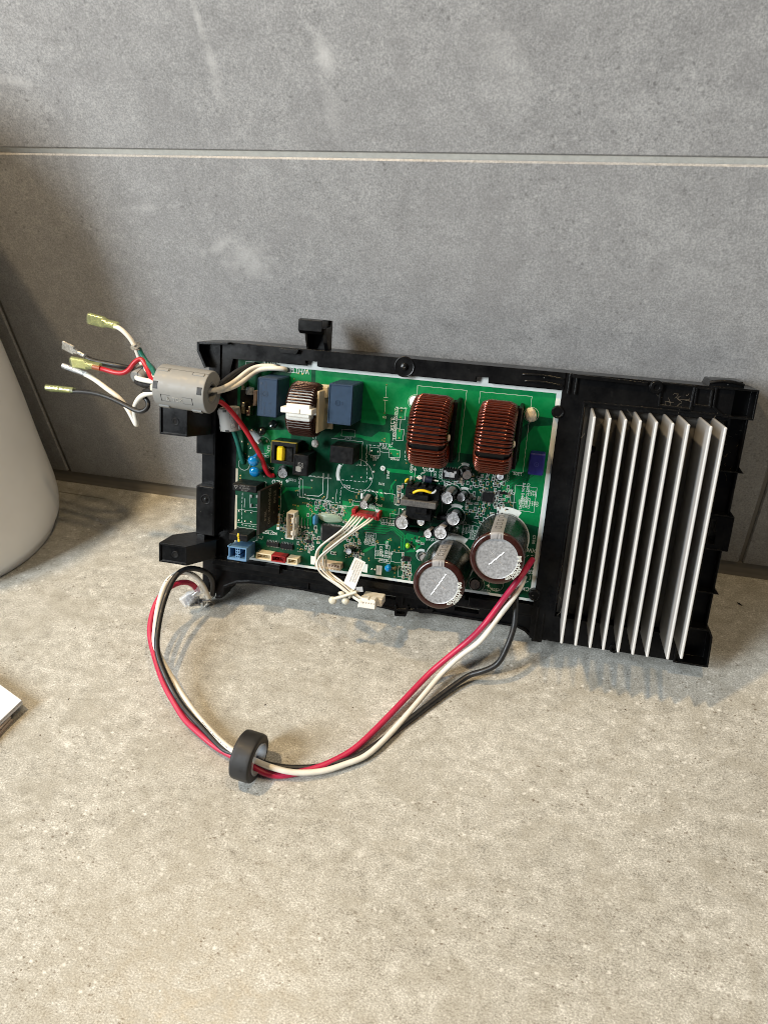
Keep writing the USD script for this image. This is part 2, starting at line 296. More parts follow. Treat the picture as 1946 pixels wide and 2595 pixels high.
def rod(p, q, r, n=20, r2=None):
    p, q = np.array(p, float), np.array(q, float)
    x, y, d = frame_of(q - p); r2 = r if r2 is None else r2
    a = np.linspace(0, 2 * np.pi, n, endpoint=False)
    ring = np.cos(a)[:, None] * x + np.sin(a)[:, None] * y
    v = np.vstack([p + r * ring, q + r2 * ring, [p], [q]])
    i = np.arange(n); j = (i + 1) % n
    f = np.vstack([np.c_[i, j, j + n], np.c_[i, j + n, i + n], np.c_[j, i, np.full(n, 2 * n)], np.c_[i + n, j + n, np.full(n, 2 * n + 1)]])
    return trimesh.Trimesh(v, f, process=False)

def tube(points, r, n=10, closed=False):
    P = np.array(points, float); k = len(P)
    T = (np.roll(P, -1, 0) - np.roll(P, 1, 0)) if closed else np.gradient(P, axis=0)
    T /= np.maximum(np.linalg.norm(T, axis=1, keepdims=True), 1e-9)
    x, _, _ = frame_of(T[0]); X = []
    for t in T:
        x = x - t * (x @ t); x /= np.linalg.norm(x); X.append(x.copy())
    X = np.array(X); Y = np.cross(T, X)
    a = np.linspace(0, 2 * np.pi, n, endpoint=False)
    rr = np.broadcast_to(np.asarray(r, float), (k,))
    v = (P[:, None] + rr[:, None, None] * (np.cos(a)[None, :, None] * X[:, None] + np.sin(a)[None, :, None] * Y[:, None])).reshape(-1, 3)
    f = []
    for s in range(k if closed else k - 1):
        s2 = (s + 1) % k; i = np.arange(n); j = (i + 1) % n
        f.append(np.c_[s * n + i, s * n + j, s2 * n + j]); f.append(np.c_[s * n + i, s2 * n + j, s2 * n + i])
    if not closed:
        v = np.vstack([v, P[:1], P[-1:]]); i = np.arange(n); j = (i + 1) % n
        f.append(np.c_[j, i, np.full(n, k * n)]); f.append(np.c_[(k - 1) * n + i, (k - 1) * n + j, np.full(n, k * n + 1)])
    return trimesh.Trimesh(v, np.vstack(f), process=False)

def spline(points, n=60):
    P = np.array(points, float)
    d = np.r_[0, np.cumsum(np.linalg.norm(np.diff(P, axis=0), axis=1) ** 0.5)]
    return CubicSpline(d, P)(np.linspace(0, d[-1], n))

def lathe(profile, n=48, origin=(0, 0, 0), axis=(0, 0, 1)):
    """profile: (radius, height) pairs, from the bottom axis to the top axis"""
    pr = np.array(profile, float); x, y, d = frame_of(axis)
    a = np.linspace(0, 2 * np.pi, n, endpoint=False)
    ring = np.cos(a)[:, None] * x + np.sin(a)[:, None] * y
    v = (np.array(origin, float) + pr[:, None, 1:2] * d + pr[:, None, 0:1] * ring[None]).reshape(-1, 3); f = []
    for s in range(len(pr) - 1):
        i = np.arange(n); j = (i + 1) % n
        f.append(np.c_[s * n + i, s * n + j, (s + 1) * n + j]); f.append(np.c_[s * n + i, (s + 1) * n + j, (s + 1) * n + i])
    m = trimesh.Trimesh(v, np.vstack(f), process=True)
    m.update_faces(m.nondegenerate_faces()); return m

def blob(c, r, seed=0, amp=0.15, sub=3):
    m = trimesh.creation.icosphere(sub); v = np.array(m.vertices)
    k = 1 + amp * (meshkit.fbm(v * 1.7 + seed * 3.1, 3, seed) - 0.5) * 2
    m.vertices = v * k[:, None] * np.array(r) + np.array(c); return m

def text(s, h, depth=0.05, bold=False):
    t = to_tm(meshkit.text_mesh(s, h, depth, bold)).copy()
    t.apply_translation(-(t.bounds[0] + t.bounds[1]) / 2); return t

def put_text(s, h, c, deg=0, depth=0.05, bold=False):
    t = text(s, h, depth, bold); a = math.radians(deg)
    return place(t, c, (math.cos(a), math.sin(a), 0), (-math.sin(a), math.cos(a), 0), (0, 0, 1))

# ================================================================== THE SETTING
class Root:  # parents for top-level meshes in world mm
    path = '/World'; off = np.zeros(3)
wall = UsdGeom.Xform.Define(stage, '/World/wall'); tag(wall, kind='structure')
W = Node('/World/wall', np.zeros(3))
obj('backing', cbox(-1400, 1000, 4, 30, -60, 900, 0), BACKER, W)
VX = [-1162.0, -519.4, 122.8, 765.0]
def tile(x0, x1, z0, z1):
    return obj('tile', cbox(x0 + 1.6, x1 - 1.6, 0, 3.9, z0, z1, 1.1), WALLM, W)
for i in range(3):
    tile(VX[i], VX[i + 1], 12.0, 323.6)
    tile(VX[i], VX[i + 1], 327.4, 700)
obj('grout_line', cbox(-1162, 765, 1.5, 3.7, 323.2, 327.8, 0), GROUT, W)
for x in VX[1:3]:
    obj('grout_line', cbox(x - 2, x + 2, 2.0, 3.7, 11, 323.1, 0), SEAL, W)
# sealant bead along the foot of the wall
pr = [(-2.6, 0.05), (3.8, 0.05), (3.8, 12.4), (1.0, 12.2), (0.5, 7.0), (-0.9, 2.6)]
s = prism(pr, -1162, 765)
v = np.array(s.vertices); s.vertices = np.c_[v[:, 2], v[:, 0], v[:, 1]]; s.invert()
obj('sealant_bead', s, SEAL, W)

wt = obj('worktop', cbox(-1300, 900, -1100, 3.9, -40, 0, 0.5), COUNTERM, Root)
tag(wt.prim, kind='structure')
SEAM = plain('worktop_seam', (0.10, 0.085, 0.06), 0.6)
seam = [(-524.4,-18.9,0), (-499,-19.4,0), (-467.9,-19.9,0)]
obj('seam', tube(spline([(p[0], p[1], 0.0) for p in seam], 20), 0.22, 6), SEAM, wt)

# white canister and the paper stack beside it
t = thing('canister', 'tall matt white cylindrical canister with a rounded base standing by the wall', 'canister', (-567, -96.5, 0))
prof = PchipInterpolator([0, 5, 15, 40, 80, 140, 220, 370, 388], [75.5, 77.7, 84.2, 88.4, 89.3, 91.3, 92.0, 91.0, 87.0])
zz = np.r_[np.linspace(0.0, 20, 14), np.linspace(26, 370, 30), np.linspace(374, 388, 6)]
obj('body', lathe([(0, 0.3), (70, 0.3)] + [(float(prof(z)), float(z) + 0.3) for z in zz] + [(80, 392), (0, 394)], 96, (-567, -96.5, 0)), CANM, t, smooth=50)
obj('lid', lathe([(0, 394.3), (76, 393), (78, 394.5), (77, 403), (70, 407), (0, 408)], 72, (-567, -96.5, 0)), CANM, t, smooth=40)

def sheet_stack(name, label, corner, d1, d2, L1, L2, z0, z1, m, edge, n):
    """sheets whose near corner, and the directions of the two edges that leave it, are given"""
    t = thing(name, label, 'papers', (corner[0], corner[1], z0))
    c, a, b = np.array(corner[:2], float), np.array(d1, float), np.array(d2, float)
    a /= np.linalg.norm(a); b /= np.linalg.norm(b); r = random.Random(3); th = (z1 - z0) / n
    for i in range(n):
        j = np.array([r.uniform(-.9, .9), r.uniform(-.9, .9)]) * (0.7 if i < n - 1 else 0)
        p = [c + j, c + j + a * L1, c + j + a * L1 + b * L2, c + j + b * L2]
        obj('sheet', prism([tuple(q) for q in p], z0 + i * th, z0 + (i + 0.86) * th), m if i == n - 1 else edge, t)
    return t
E1, E2, E3 = np.array((-391.3,-258.7,11)), np.array((-417,-250.1,11)), np.array((-395.9,-278.2,11))
sheet_stack('paper_stack', 'white folded paper resting on top of a cream booklet', E1, E2[:2] - E1[:2], E3[:2] - E1[:2], 160, 120, 6.6, 11.0, PAPER, PAPER, 6)
F1, F2, F3 = np.array((-394.1,-270.9,6)), np.array((-398.9,-270.8,6)), np.array((-395.5,-281.7,6))
sheet_stack('booklet', 'cream booklet lying on the worktop under the white folded paper', F1, F2[:2] - F1[:2], F3[:2] - F1[:2], 120, 120, 0.2, 6.4, PAPERB, PAPERB, 5)

# ================================================================== THE CONTROL UNIT
U = thing('control_unit', 'green circuit board in black plastic frame with aluminium heat sink leaning on tiled wall', 'circuit board', (120, -190, -20), board=True)
FR = obj('frame', [
    prism([(-20, 6), (246, 6), (246, -172), (-20, -172)], -8, -3),                     # tray behind the board
    prism([(240, 12.6), (351, 12.6), (351, -186), (240, -186)], -22, 4, [[(256.5, -6.5), (350, -6.5), (350, -165), (256.5, -165)]])], BLACK, U)
rail = Polygon([(-4, 0.4), (54.5, 1.0), (54.5, 4.2), (63.6, 4.2), (63.6, 0.8), (180, 0.8), (180, 4.4), (189, 4.4), (189, 1.2), (241, 1.2), (241, 12.7), (-4, 12.5)])
TR = obj('top_rail', prism(rail, -24, 5), BLACK, FR)
obj('clip_tab', prism([(35, 11.6), (36.5, 8.4), (48.5, 8.4), (50, 11.6)], 5, 8.2), BLACK, FR)
obj('screw_boss', [lathe([(7.5, 5), (7.5, 5.35), (6.9, 5.6), (6.2, 5.3), (2.6, 5.3), (2.3, 6.6), (0.9, 7.0), (0, 6.2)], 36, (128.6, 6.5, 0))], BLACK, FR, smooth=30)
for k in range(2):
    obj('mould_rib', tube(spline([(212 + 2 * k, 8.8 - 4.4 * k, 5), (225, 9.6 - 4.4 * k, 5.6), (240, 8.2 - 4.6 * k, 5)], 14), 0.8, 8), BLACK, FR, smooth=True)
# corner block with its slanted cheek
obj('corner_block', [prism([(-29, 11), (-29, 4.2), (-22.9, -7.9), (-22.6, -22), (-13.8, -22), (-13.8, 11.6)], -24, 2),
                     prism([(-29, 11), (-29, 9.3), (-4.2, 10.9), (-4.2, 12.5)], -24, 10), prism([(-29, 11), (-29, 4.2), (-27.4, 4.4), (-27.4, 11)], -24, 10),
                     prism([(-29, 4.2), (-22.9, -7.9), (-21.4, -7.0), (-27.3, 5.0)], -20, 10),
                     prism([(-13.8, -22), (-9, -22), (-3.8, 0.5), (-3.8, 12), (-13.8, 11.6)], -24, 0.6)], BLACK, FR)
# left column
obj('column', [cbox(-28.9, -14, -74, -22, -24, 10, 0.5), cbox(-28.2, -14, -99.6, -74, -24, 1, 0.2), cbox(-28.7, -13.8, -139.6, -99.6, -24, 10, 0.5),
               cbox(-28.6, -21.5, -145, -139.6, -24, 9, 0.4), cbox(-14.4, -13.2, -139.6, -22, -24, 9.6, 0.2)], BLACK, FR)
obj('screw_boss', [lathe([(4.2, 10), (4.0, 10.3), (3.2, 10.25), (2.9, 9.4), (2.0, 9.0), (1.5, 10.6), (0, 11.2)], 32, ((-20.5,-110,10)[0], (-20.5,-110,10)[1], 0))], BLACK, FR, smooth=30)
def mount_box(v0, v1, u0=-50.0, u1=-26.6, w=30.0):
    side = [(u0, w), (u1, w), (-13.5, 4), (-13.5, -16), (-30, -16), (u0, 7)]
    def slab(poly, a, b):
        s = prism(poly, a, b); x = np.array(s.vertices); s.vertices = np.c_[x[:, 0], x[:, 2], x[:, 1]]; s.invert(); return s
    b = obj('mounting_box', [slab(side, v1 - 1.3, v1), slab(side, v0, v0 + 1.3),
                             slab([(u0, w), (u0 + 1.3, w), (u0 + 1.3, 7.5), (u0, 7)], v0 + 1.3, v1 - 1.3),
                             slab([(u0 + 1.3, w - 1.2), (u1, w - 1.2), (u1, w - 3), (u0 + 1.3, w - 3)], v0 + 1.3, v1 - 1.3),
                             slab([(u1 - 1.4, w - 0.2), (u1, w - 0.2), (-13.5, 4), (-15, 4)], v0 + 1.3, v1 - 1.3)], BLACK, FR)
    c = (u0 + u1) / 2 + 1.5, (v0 + v1) / 2 - 0.5
    ring = lathe([(1.7, w - 4.5), (1.7, w - 0.9), (2.5, w - 0.8), (3.0, w - 1.15)], 28, (c[0], c[1], 0))
    obj('screw_hole', ring, BLACK2, FR, smooth=30)
    obj('screw_hole', lathe([(0, w - 1.12), (1.7, w - 1.1)], 24, (c[0], c[1], 0)), plain('hole_shade', (0.001, 0.001, 0.001), 0.9) if not stage.GetPrimAtPath('/World/Looks/hole_shade') else UsdShade.Material.Get(stage, '/World/Looks/hole_shade'), FR)  # flat black disc, shade of the hole put into its colour
mount_box(-159.6, -144.0)
mount_box(-57.7, -36.0, u0=-49.0, u1=-26.8)
# lower rail, skirt and feet
obj('bottom_rail', [prism([(-15, -161.0), (40, -161.0), (40, -165.8), (-15, -165.8)], -20, 3.2), prism([(28.5, -158.6), (40, -158.6), (40, -161), (28.5, -161)], 0.2, 3.0),
                    prism([(52, -159.4), (150, -160.4), (150, -166), (52, -166)], -20, 3.2), prism([(40, -162.5), (52, -162.5), (52, -166), (40, -166)], -20, 0.5),
                    prism([(150, -160.4), (189, -160.2), (189, -163.6), (200, -163.6), (200, -160), (241, -160), (241, -168), (150, -168)], -20, 3.2)], BLACK, FR)
sk = [(-19, -163), (-17.6, -198), (-12.4, -197), (-10.5, -187.6), (0.6, -181.8), (11, -179.9), (27.6, -178.9), (58, -178.8), (88, -180.2), (134, -184.2), (150, -182), (168, -181.3), (230, -181.8), (236.5, -184.3), (242, -188.7), (249.4, -188.6), (249.4, -163)]
holes = [[(118, -167), (134, -167), (134, -176), (118, -176)], [(181, -167.5), (200, -167.5), (200, -177.5), (181, -177.5)]]
obj('skirt', [prism(sk, -12, -6, holes), prism(LineString(sk[1:-1]).buffer(0.9, cap_style=2), -22, -4.4), prism(LineString([(-20, -167), (241, -167.5)]).buffer(0.8), -12, -2)], BLACK, FR)
for u in (62, 88, 112, 140, 160):
    obj('rib', cbox(u - 0.5, u + 0.5, -179.5, -167, -12, -4.6, 0.1), BLACK, FR)
obj('foot', [prism([(-19, -163), (-17.6, -198), (-12.4, -197), (-10.5, -187.6), (-10, -163)], -35, -6.2)], BLACK, FR)
obj('foot', [prism([(-31.4, -158), (-31.4, -196), (-19.2, -196), (-19.2, -158)], -30, -9), prism([(-24, -186), (-17, -187), (-17, -190), (-24, -190)], -30, -5)], BLACK, FR)
obj('clip_tab', [prism(LineString([(134.8,-180.8),(135.4,-188),(142.9,-187.4),(144.5,-179.8)]).buffer(0.9), -18, -4)], BLACK, FR)
obj('clip_tab', [prism([(152.1,-179.4),(154.1,-183.1),(163.2,-182),(165.1,-178.5)], -18, -3)], BLACK, FR)
obj('clip_tab', [cbox(192, 214, -168.5, -160.5, -4, 4.6, 0.4)], BLACK, FR)
# hook that stands above the top rail
def uprof(poly, u0, u1):
    s = prism(poly, u0, u1); x = np.array(s.vertices); s.vertices = np.c_[x[:, 2], x[:, 0], x[:, 1]]; return s
obj('hook', [uprof([(25, -11), (33.6, -11), (34.4, 6), (33.6, 10), (26, 10), (23.5, 5.5), (23, -4)], 49.6, 67.2),
             uprof([(10, -13), (33.5, -13), (33.5, -9), (10, -9)], 52.6, 68.5), uprof([(12, -10), (24, -10), (25, 4), (18, 1), (12, -3)], 52.6, 54.2), uprof([(12, -10), (30, -10), (28, 6), (18, 2), (12, -3)], 66.6, 69.4)], BLACK, FR)
# panel round the heat sink
obj('panel_rim', [cbox(256.2, 350.2, -9.4, -6.2, -2.2, 3.0, 0.2), prism(Polygon([(255.3, -5.3), (351.2, -5.0), (351.2, -166.2), (255.3, -166.2)]).difference(Polygon([(256.4, -6.4), (350, -6.2), (350, -165.1), (256.4, -165.1)])), 3, 5.6)], BLACK, FR)
obj('rail_groove', [prism([(245.5, 12.7), (295, 11.4), (295, 9.2), (245.5, 10.2)], 4, 7.4), cbox(243.5, 245, -1.5, 12.6, 4, 6.2, 0.2), cbox(248.2, 249.6, -1.5, 10.2, 4, 6.2, 0.2)], BLACK, FR)
def hollow(poly, t, w0, w1, wf):
    p = Polygon(poly); return [prism(p.difference(p.buffer(-t, join_style=2)), w0, w1), prism(p.buffer(-t * 0.5, join_style=2), w0, wf)]
obj('pocket', hollow([(303.5, 12.4), (326, 12.0), (325.5, -4.5), (304, -3.5)], 1.1, -22, 6.4, 4.3), BLACK, FR)
obj('pocket', hollow([(326.2, 11.6), (337, 11.0), (337.5, -1.5), (326.4, -1.2)], 1.1, -22, 6.0, 4.2), BLACK, FR)
obj('pocket', hollow([(338, 13), (365, 13), (365, -7), (346, -7), (338.4, -1)], 1.2, -27, 6.5, -9), BLACK, FR)
obj('lug', [prism(Point(301, 8.8).buffer(4.6), -10, 7), prism(Point(301, 8.8).buffer(3.9).difference(Point(301, 8.8).buffer(2.0)), 7, 8.2)], BLACK, FR)
obj('lug', [prism([(334, 12.4), (335.5, 16.4), (355, 17.0), (356.4, 13)], -26, 2), tube(spline([(334.5, 14.6, 2), (345, 16.6, 3), (356, 14.8, 2)], 12), 1.1, 8)], BLACK, FR, smooth=40)
win = Polygon([(351.4, -78), (355.5, -78), (355.5, -86), (356.6, -86), (356.6, -95.5), (351.4, -95.5)])
obj('side_rail', [prism(Polygon([(350.5, -7), (363, -7), (363, -157), (350.5, -157)]).difference(win), -20, -6),
                  cbox(361.8, 363.3, -157, -7, -20, 1, 0.2), prism(Polygon([(350.8, -75), (366.5, -75), (366.5, -99), (350.8, -99)]).difference(win), -6, 2.6)], BLACK, FR)
for v in (-43.6, -74.6, -99.4, -131.4):
    obj('rib', prism([(351, v), (366.4, v), (363, v + 4.0), (363, v + 0.8), (351, v + 0.8)], -16, 3.2), BLACK, FR)
obj('pocket', hollow([(344, -186.6), (368.2, -186.4), (367.2, -162.7), (364.6, -157.5), (344, -157.5)], 1.2, -25, 6.2, -9), BLACK, FR)
obj('panel_foot', [prism([(249.5, -166), (344, -166), (344, -186.8), (302, -186.2), (249.4, -184.4)], -23, 1.0), cbox(250, 343, -172.4, -171.2, 1, 3.4, 0.2), cbox(250, 343, -178.4, -177.4, 1, 2.6, 0.2)], BLACK, FR)
obj('lug', [prism(Point(302, -183.5).buffer(3.4).difference(Point(302, -183.5).buffer(1.7)), -8, 5.5)], BLACK, FR)
obj('bracket', [prism([(241.5, -158), (252, -158), (251, -176), (249.6, -188.4), (242, -188.8), (241, -178)], -22, 3.4), cbox(243.4, 244.6, -187, -160, 3.4, 5.2, 0.2), cbox(248, 249.2, -187, -165, 3.4, 5.0, 0.2)], BLACK, FR)
for c in ((239.1, -14.7), (239.9, -151.3)):
    obj('fixing_pin', lathe([(4.4, 0), (4.4, 4.6), (4.0, 5.2), (3.4, 5.2), (3.2, 4.8), (0, 4.8)], 32, (c[0], c[1], 0)), BLACK, FR, smooth=30)

# ------------------------------------------------------------------ heat sink
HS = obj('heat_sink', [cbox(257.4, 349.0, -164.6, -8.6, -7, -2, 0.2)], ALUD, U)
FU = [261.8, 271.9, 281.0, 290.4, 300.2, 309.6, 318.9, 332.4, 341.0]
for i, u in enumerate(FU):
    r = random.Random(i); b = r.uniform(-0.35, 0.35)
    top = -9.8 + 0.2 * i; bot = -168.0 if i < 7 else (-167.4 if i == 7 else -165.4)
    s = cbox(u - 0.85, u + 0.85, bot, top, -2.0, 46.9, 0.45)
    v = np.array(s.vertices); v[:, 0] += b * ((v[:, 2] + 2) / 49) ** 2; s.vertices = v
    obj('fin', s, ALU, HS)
for p in ([265.8, -39, -2], [265.8, -139, -2], [325.8, -31, -2], [325.8, -148, -2]):
    obj('screw', lathe([(2.6, -2), (2.6, -1.2), (2.1, -0.6), (1.0, -0.6), (0.9, -1.0), (0, -1.0)], 20, (p[0], p[1], 0)), BLACK2, HS, smooth=30)

# ------------------------------------------------------------------ circuit board
W0, H0 = 240.0, 158.25
B = obj('circuit_board', prism([(0, 0), (W0, 0), (W0, -H0), (0, -H0)], -1.6, 0), PCB, U)
obj('bare_edge', prism([(31, 0.02), (W0, 0.02), (W0, -H0), (2, -H0), (2, -H0 + 2.0), (W0 - 3.4, -H0 + 2.0), (W0 - 3.4, -2.4), (31, -2.4)], 0, 0.05), EDGE, B)
for q in ((-84.5, -99), (-106, -149)): obj('bare_edge', cbox(0.0, 1.7, q[1], q[0], 0, 0.05, 0), plain('yellowed_edge', (0.50, 0.45, 0.33), 0.6) if q[0] > -90 else UsdShade.Material.Get(stage, '/World/Looks/yellowed_edge'), B)
for q in ((55, 63.2, 3.9), (180.4, 188.6, 4.1)): obj('board_tab', cbox(q[0], q[1], 0, q[2], -1.6, 0.02, 0), EDGE, B)
def poly_px(pls, z0=0.0, z1=0.035):
    fld = Polygon([(2, -2.4), (W0 - 3.4, -2.4), (W0 - 3.4, -H0 + 2.2), (2, -H0 + 2.2)])
    return [prism(Polygon(p).buffer(0).intersection(fld), z0, z1) for p in pls]
POURS = [
    [(45.2, -2.4), (57.9, -2.4), (58.4, -30), (40, -30), (38, -14)],
    [(61.2, -2.4), (236.6, -2.4), (236.6, -20), (226, -19.6), (215, -29), (214, -52), (170, -52), (166, -30), (120, -29.4), (62, -27)],
    [(236.6, -25), (236.6, -100), (222, -98), (212, -62), (216, -40), (224, -27)],
    [(20, -52), (44, -49), (44, -70), (24, -72)],
    [(98.5,-26.9),(116.3,-26.6),(116.7,-37),(115.1,-37.9),(98.3,-37.7),(95.1,-31.9)],
    [(77.5,-51.1),(83.5,-45.2),(94.1,-46.4),(102.1,-47.6),(107,-47.6),(112.2,-43),(119.9,-43.1),(120.9,-43.9),(121.3,-51.6),(124.5,-53.8),(129.4,-55.5),(129.8,-60.7),(124.6,-60.3),(121,-56.5),(118.2,-51.2),(116.2,-50.5),(106.8,-51.1),(101.5,-50.3),(99.1,-49.1),(94.3,-49.2),(82.8,-50)],
    [(126.2,-24.6),(130.1,-24.6),(130,-31.4),(125.8,-31.4)],
    [(125.8,-39.9),(130,-39.9),(129.6,-46.9),(125.6,-46.9)],
    [(120.2,-69.9),(139.1,-69.5),(142.6,-72.4),(145.9,-72),(146,-73.4),(140.9,-74),(137.5,-72.5),(120.4,-72.7)],
    [(127.1,-78.3),(124.1,-82.8),(124.7,-94.3),(126.5,-95.5),(127.4,-94.9),(126.1,-93.1),(125.5,-83.1),(128,-78.7)],
    [(115.5,-86.9),(117.8,-86.6),(119.7,-92.6),(117.4,-93.4),(114.2,-89.9)],
    [(123.5,-85.9),(126.4,-85.5),(127.1,-94.6),(125.2,-94.8)],
    [(50.2,-107.9),(74.2,-104.7),(74.4,-109.1),(68.4,-109.4),(68.6,-112.4),(63.1,-113.7),(63.6,-122.7),(53,-124.1),(52,-112.6)],
    [(41.1,-94.7),(51.1,-93.4),(54.5,-91.5),(62.5,-91.7),(62.6,-92.9),(54.6,-93.9),(50.8,-96.9),(42.7,-96.9),(37.3,-102.1),(36.7,-101.2),(40.6,-96.7)],
    [(87.6,-99.2),(96.4,-99.8),(130,-101),(129,-106.5),(119.4,-107.8),(118.9,-113.8),(108.2,-114.3),(95.7,-119),(88.5,-114)],
    [(113.1,-114.6),(124.7,-114),(129.6,-114.3),(136.7,-118.3),(138.8,-120.9),(138.7,-131.9),(135.9,-132.3),(135.1,-123.4),(128.9,-117.4),(122.4,-121.3),(108.7,-121.7),(100.5,-116.3)],
    [(106.8,-136.5),(114.3,-131.4),(116.3,-132.1),(108.4,-138.3),(105.9,-138.2)],
    [(122.4,-127.7),(127.4,-123.5),(129,-125.3),(124,-129.5)],
    [(137.7,-121.9),(139.8,-118.2),(154.8,-120),(154.2,-123.6),(146.3,-132.6),(139.7,-133.6),(145.1,-129.3),(144.8,-125.4)],
    [(202.3,-61.2),(226.2,-60.3),(223.2,-75.5),(214,-70.7),(211.7,-84.1),(209.8,-84.3),(205.2,-69.8)],
]
for q in poly_px(POURS): obj('copper_area', q, COPPER, B)
gaps = []
def gap(pl, w=0.5): gaps.append(prism(LineString(pl).buffer(w / 2, cap_style=2, join_style=2), 0.036, 0.055))
for k in range(4):
    o = 12 * k
    gap([(a + 0.0, b - 1.9 * k) for a, b in [(105.4,-117.1),(124.4,-116),(127.6,-114.1),(134.7,-118.5),(136.8,-120.2),(137.3,-132.1)]])
    gap([(a, b - 2.2 * k) for a, b in [(198.9,-73.6),(208.2,-70.4),(225,-58.5),(234.3,-49.5)]], 0.35)
for k in range(5):
    gap([(a + 1.3 * k, b - 0.5 * k) for a, b in [(87.9,-105.1),(91.8,-104.6),(96.3,-97.6),(96,-92.3),(98.7,-89)]], 0.3)
for k in range(5):
    gap([(a, b - 1.6 * k) for a, b in [(98.5,-116.6),(105.5,-117.6),(114.2,-116.4)]], 0.3)
for q in gaps: obj('copper_gap', q, GAP, B)

# white print
ink = []
def ln(pl, w=0.2): ink.append(prism(LineString(pl).buffer(w / 2, cap_style=2, join_style=2), 0.03, 0.075))
def rect(u0, u1, v0, v1, w=0.2): ln([(u0, v0), (u1, v0), (u1, v1), (u0, v1), (u0, v0)], w)
def circ(c, r, w=0.2): ink.append(prism(Point(c[0], c[1]).buffer(r + w / 2).difference(Point(c[0], c[1]).buffer(r - w / 2)), 0.03, 0.075))
def dash(pl, w=0.3, on=1.9, off=1.3):
    L = LineString(pl); x = 0.0
    while x < L.length:
        a, b = L.interpolate(x), L.interpolate(min(x + on, L.length)); ln([(a.x, a.y), (b.x, b.y)], w); x += on + off
def tx(s, h, c, deg=180):
    deg = round(deg / 90) * 90
    ink.append(put_text(s, h, (c[0], c[1], 0.03), deg, 0.045))
ln([(138.8,-15.4),(138.3,-6.5),(174.1,-6.4),(173.3,-58.8)]); ln([(183.8,-14.7),(183.7,-6.4),(220.1,-6.1),(220.4,-61),(212.5,-61.5)])
circ((137.6,-18.4,0), 5.2); circ((221.1,-18.9,0), 5.2)
ln([(115.4,-9.1),(115.6,-17.2)]); ln([(114,-17.4),(117.1,-17.4)],0.35); ln([(113.9,-19.4),(117.1,-19.3)],0.35); ln([(115.4,-19.5),(115.5,-28.2)])
tx('C9', 1.7, (115.7,-31.8,0)); tx('D67', 1.8, (88.8,-50.3,0)); tx('F60', 1.8, (117.8,-54.8,0)); tx('3.15A', 2.3, (117.6,-52.4,0), 176)
tx('FH61', 1.9, (110.2,-62.4,0)); tx('R3', 1.8, (110.6,-64.2,0)); tx('FH60', 1.9, (125.7,-62.3,0)); tx('FH200', 1.9, (124.4,-27.9,0), 265); tx('F200', 1.9, (124.5,-35.9,0), 265); tx('FH201', 1.9, (124.1,-43.3,0), 265); tx('3.15A', 2.5, (122,-36.4,0), 265)
for q in ([(125.2,-24.4),(131,-24.1),(131.1,-32.2),(125.2,-32.2)], [(125.3,-39.4),(131.1,-39.4),(130.8,-47.8),(125.2,-47.9)], [(106.3,-55.3),(114.2,-55.3),(114.2,-61),(106.1,-61.3)], [(121.2,-55.2),(129.3,-55.3),(129.4,-60.9),(121.2,-61.3)], [(83.9,-44.2),(93.9,-43.9),(93.9,-49.2),(83.6,-49.4)], [(6,-1.1),(13.6,-0.9),(13.6,-4.6),(5.8,-4.8)]):
    ln(list(q) + [q[0]])
ln([(127.9,-32.6),(128,-39.2)]); ln([(114.4,-58),(121.1,-58)])
dash([(131.9,-23.5),(123.1,-23.5),(123.1,-53.7),(121.7,-53.6)]); dash([(113.7,-53.8),(103.9,-53.8),(103.8,-69.9),(96.6,-70.3)]); dash([(133.3,-55.1),(133.2,-62.1),(136,-62)])
ln([(76.1,-52.1),(100.4,-52),(100.4,-69.3),(97.5,-69.4)]); 
c61 = (96.9,-78.4,0)
circ(c61, 14.0 * 0.93); ink.append(prism(Point(c61[0], c61[1]).buffer(15.6).difference(Point(c61[0], c61[1]).buffer(13.4)).intersection(Polygon([(c61[0] - 20, c61[1] + 10), (c61[0] - 8, c61[1] + 5), (c61[0] - 8, c61[1] - 5), (c61[0] - 20, c61[1] - 6)])), 0.03, 0.075))
tx('C61', 2.0, (90.5,-87.6,0)); tx('+', 4.0, (108.3,-79.4,0), 0); tx('D70', 1.8, (117.1,-82.4,0)); tx('C120', 1.8, (46.6,-88.1,0)); tx('+', 4.2, (42.5,-89.4,0), 0); tx('RED', 3.4, (34.4,-91.5,0)); tx('SA1', 2.0, (26.3,-65.5,0), 265); tx('C4', 2.0, (25.1,-71.9,0), 190); tx('C5', 2.0, (29.6,-80.8,0))
tx('WHITE', 3.6, (47.9,-4.3,0), 174); tx('B', 3.0, (42.3,-3.3,0), 265); tx('WHITE', 3.2, (26.9,-0.3,0), 176); tx('L1', 2.0, (62.6,-52.8,0), 180)
circ((6.6,-80.5,0), 4.6); circ((21.7,-63.6,0), 6.8)
ln([(5.4,-93.1),(25.5,-92.4),(25.3,-96.1)]); ln([(30.4,-96),(30.7,-92.7),(37.9,-92.7),(37.8,-115.6)]); dash([(52.2,-85.4),(51.9,-100.7),(78.9,-101.2)]); ln([(52.8,-86.8),(53,-101.1),(78.9,-100.9)]); ln([(55.2,-86.5),(55.5,-100.8)]); dash([(60.1,-82.9),(77.9,-82.8)]); ln([(59.6,-83.5),(77.9,-83.4)]); ln([(71.3,-79.6),(71.7,-95.7),(68.6,-98.3),(58.9,-98.8)],0.4); ln([(75.3,-79.6),(75.4,-98.7),(73.5,-100.9)],0.4)
dash([(86,-83.1),(105.6,-82.5),(103.6,-54.3)]); dash([(85.6,-93.4),(86.3,-88.6),(121.7,-89.7)])
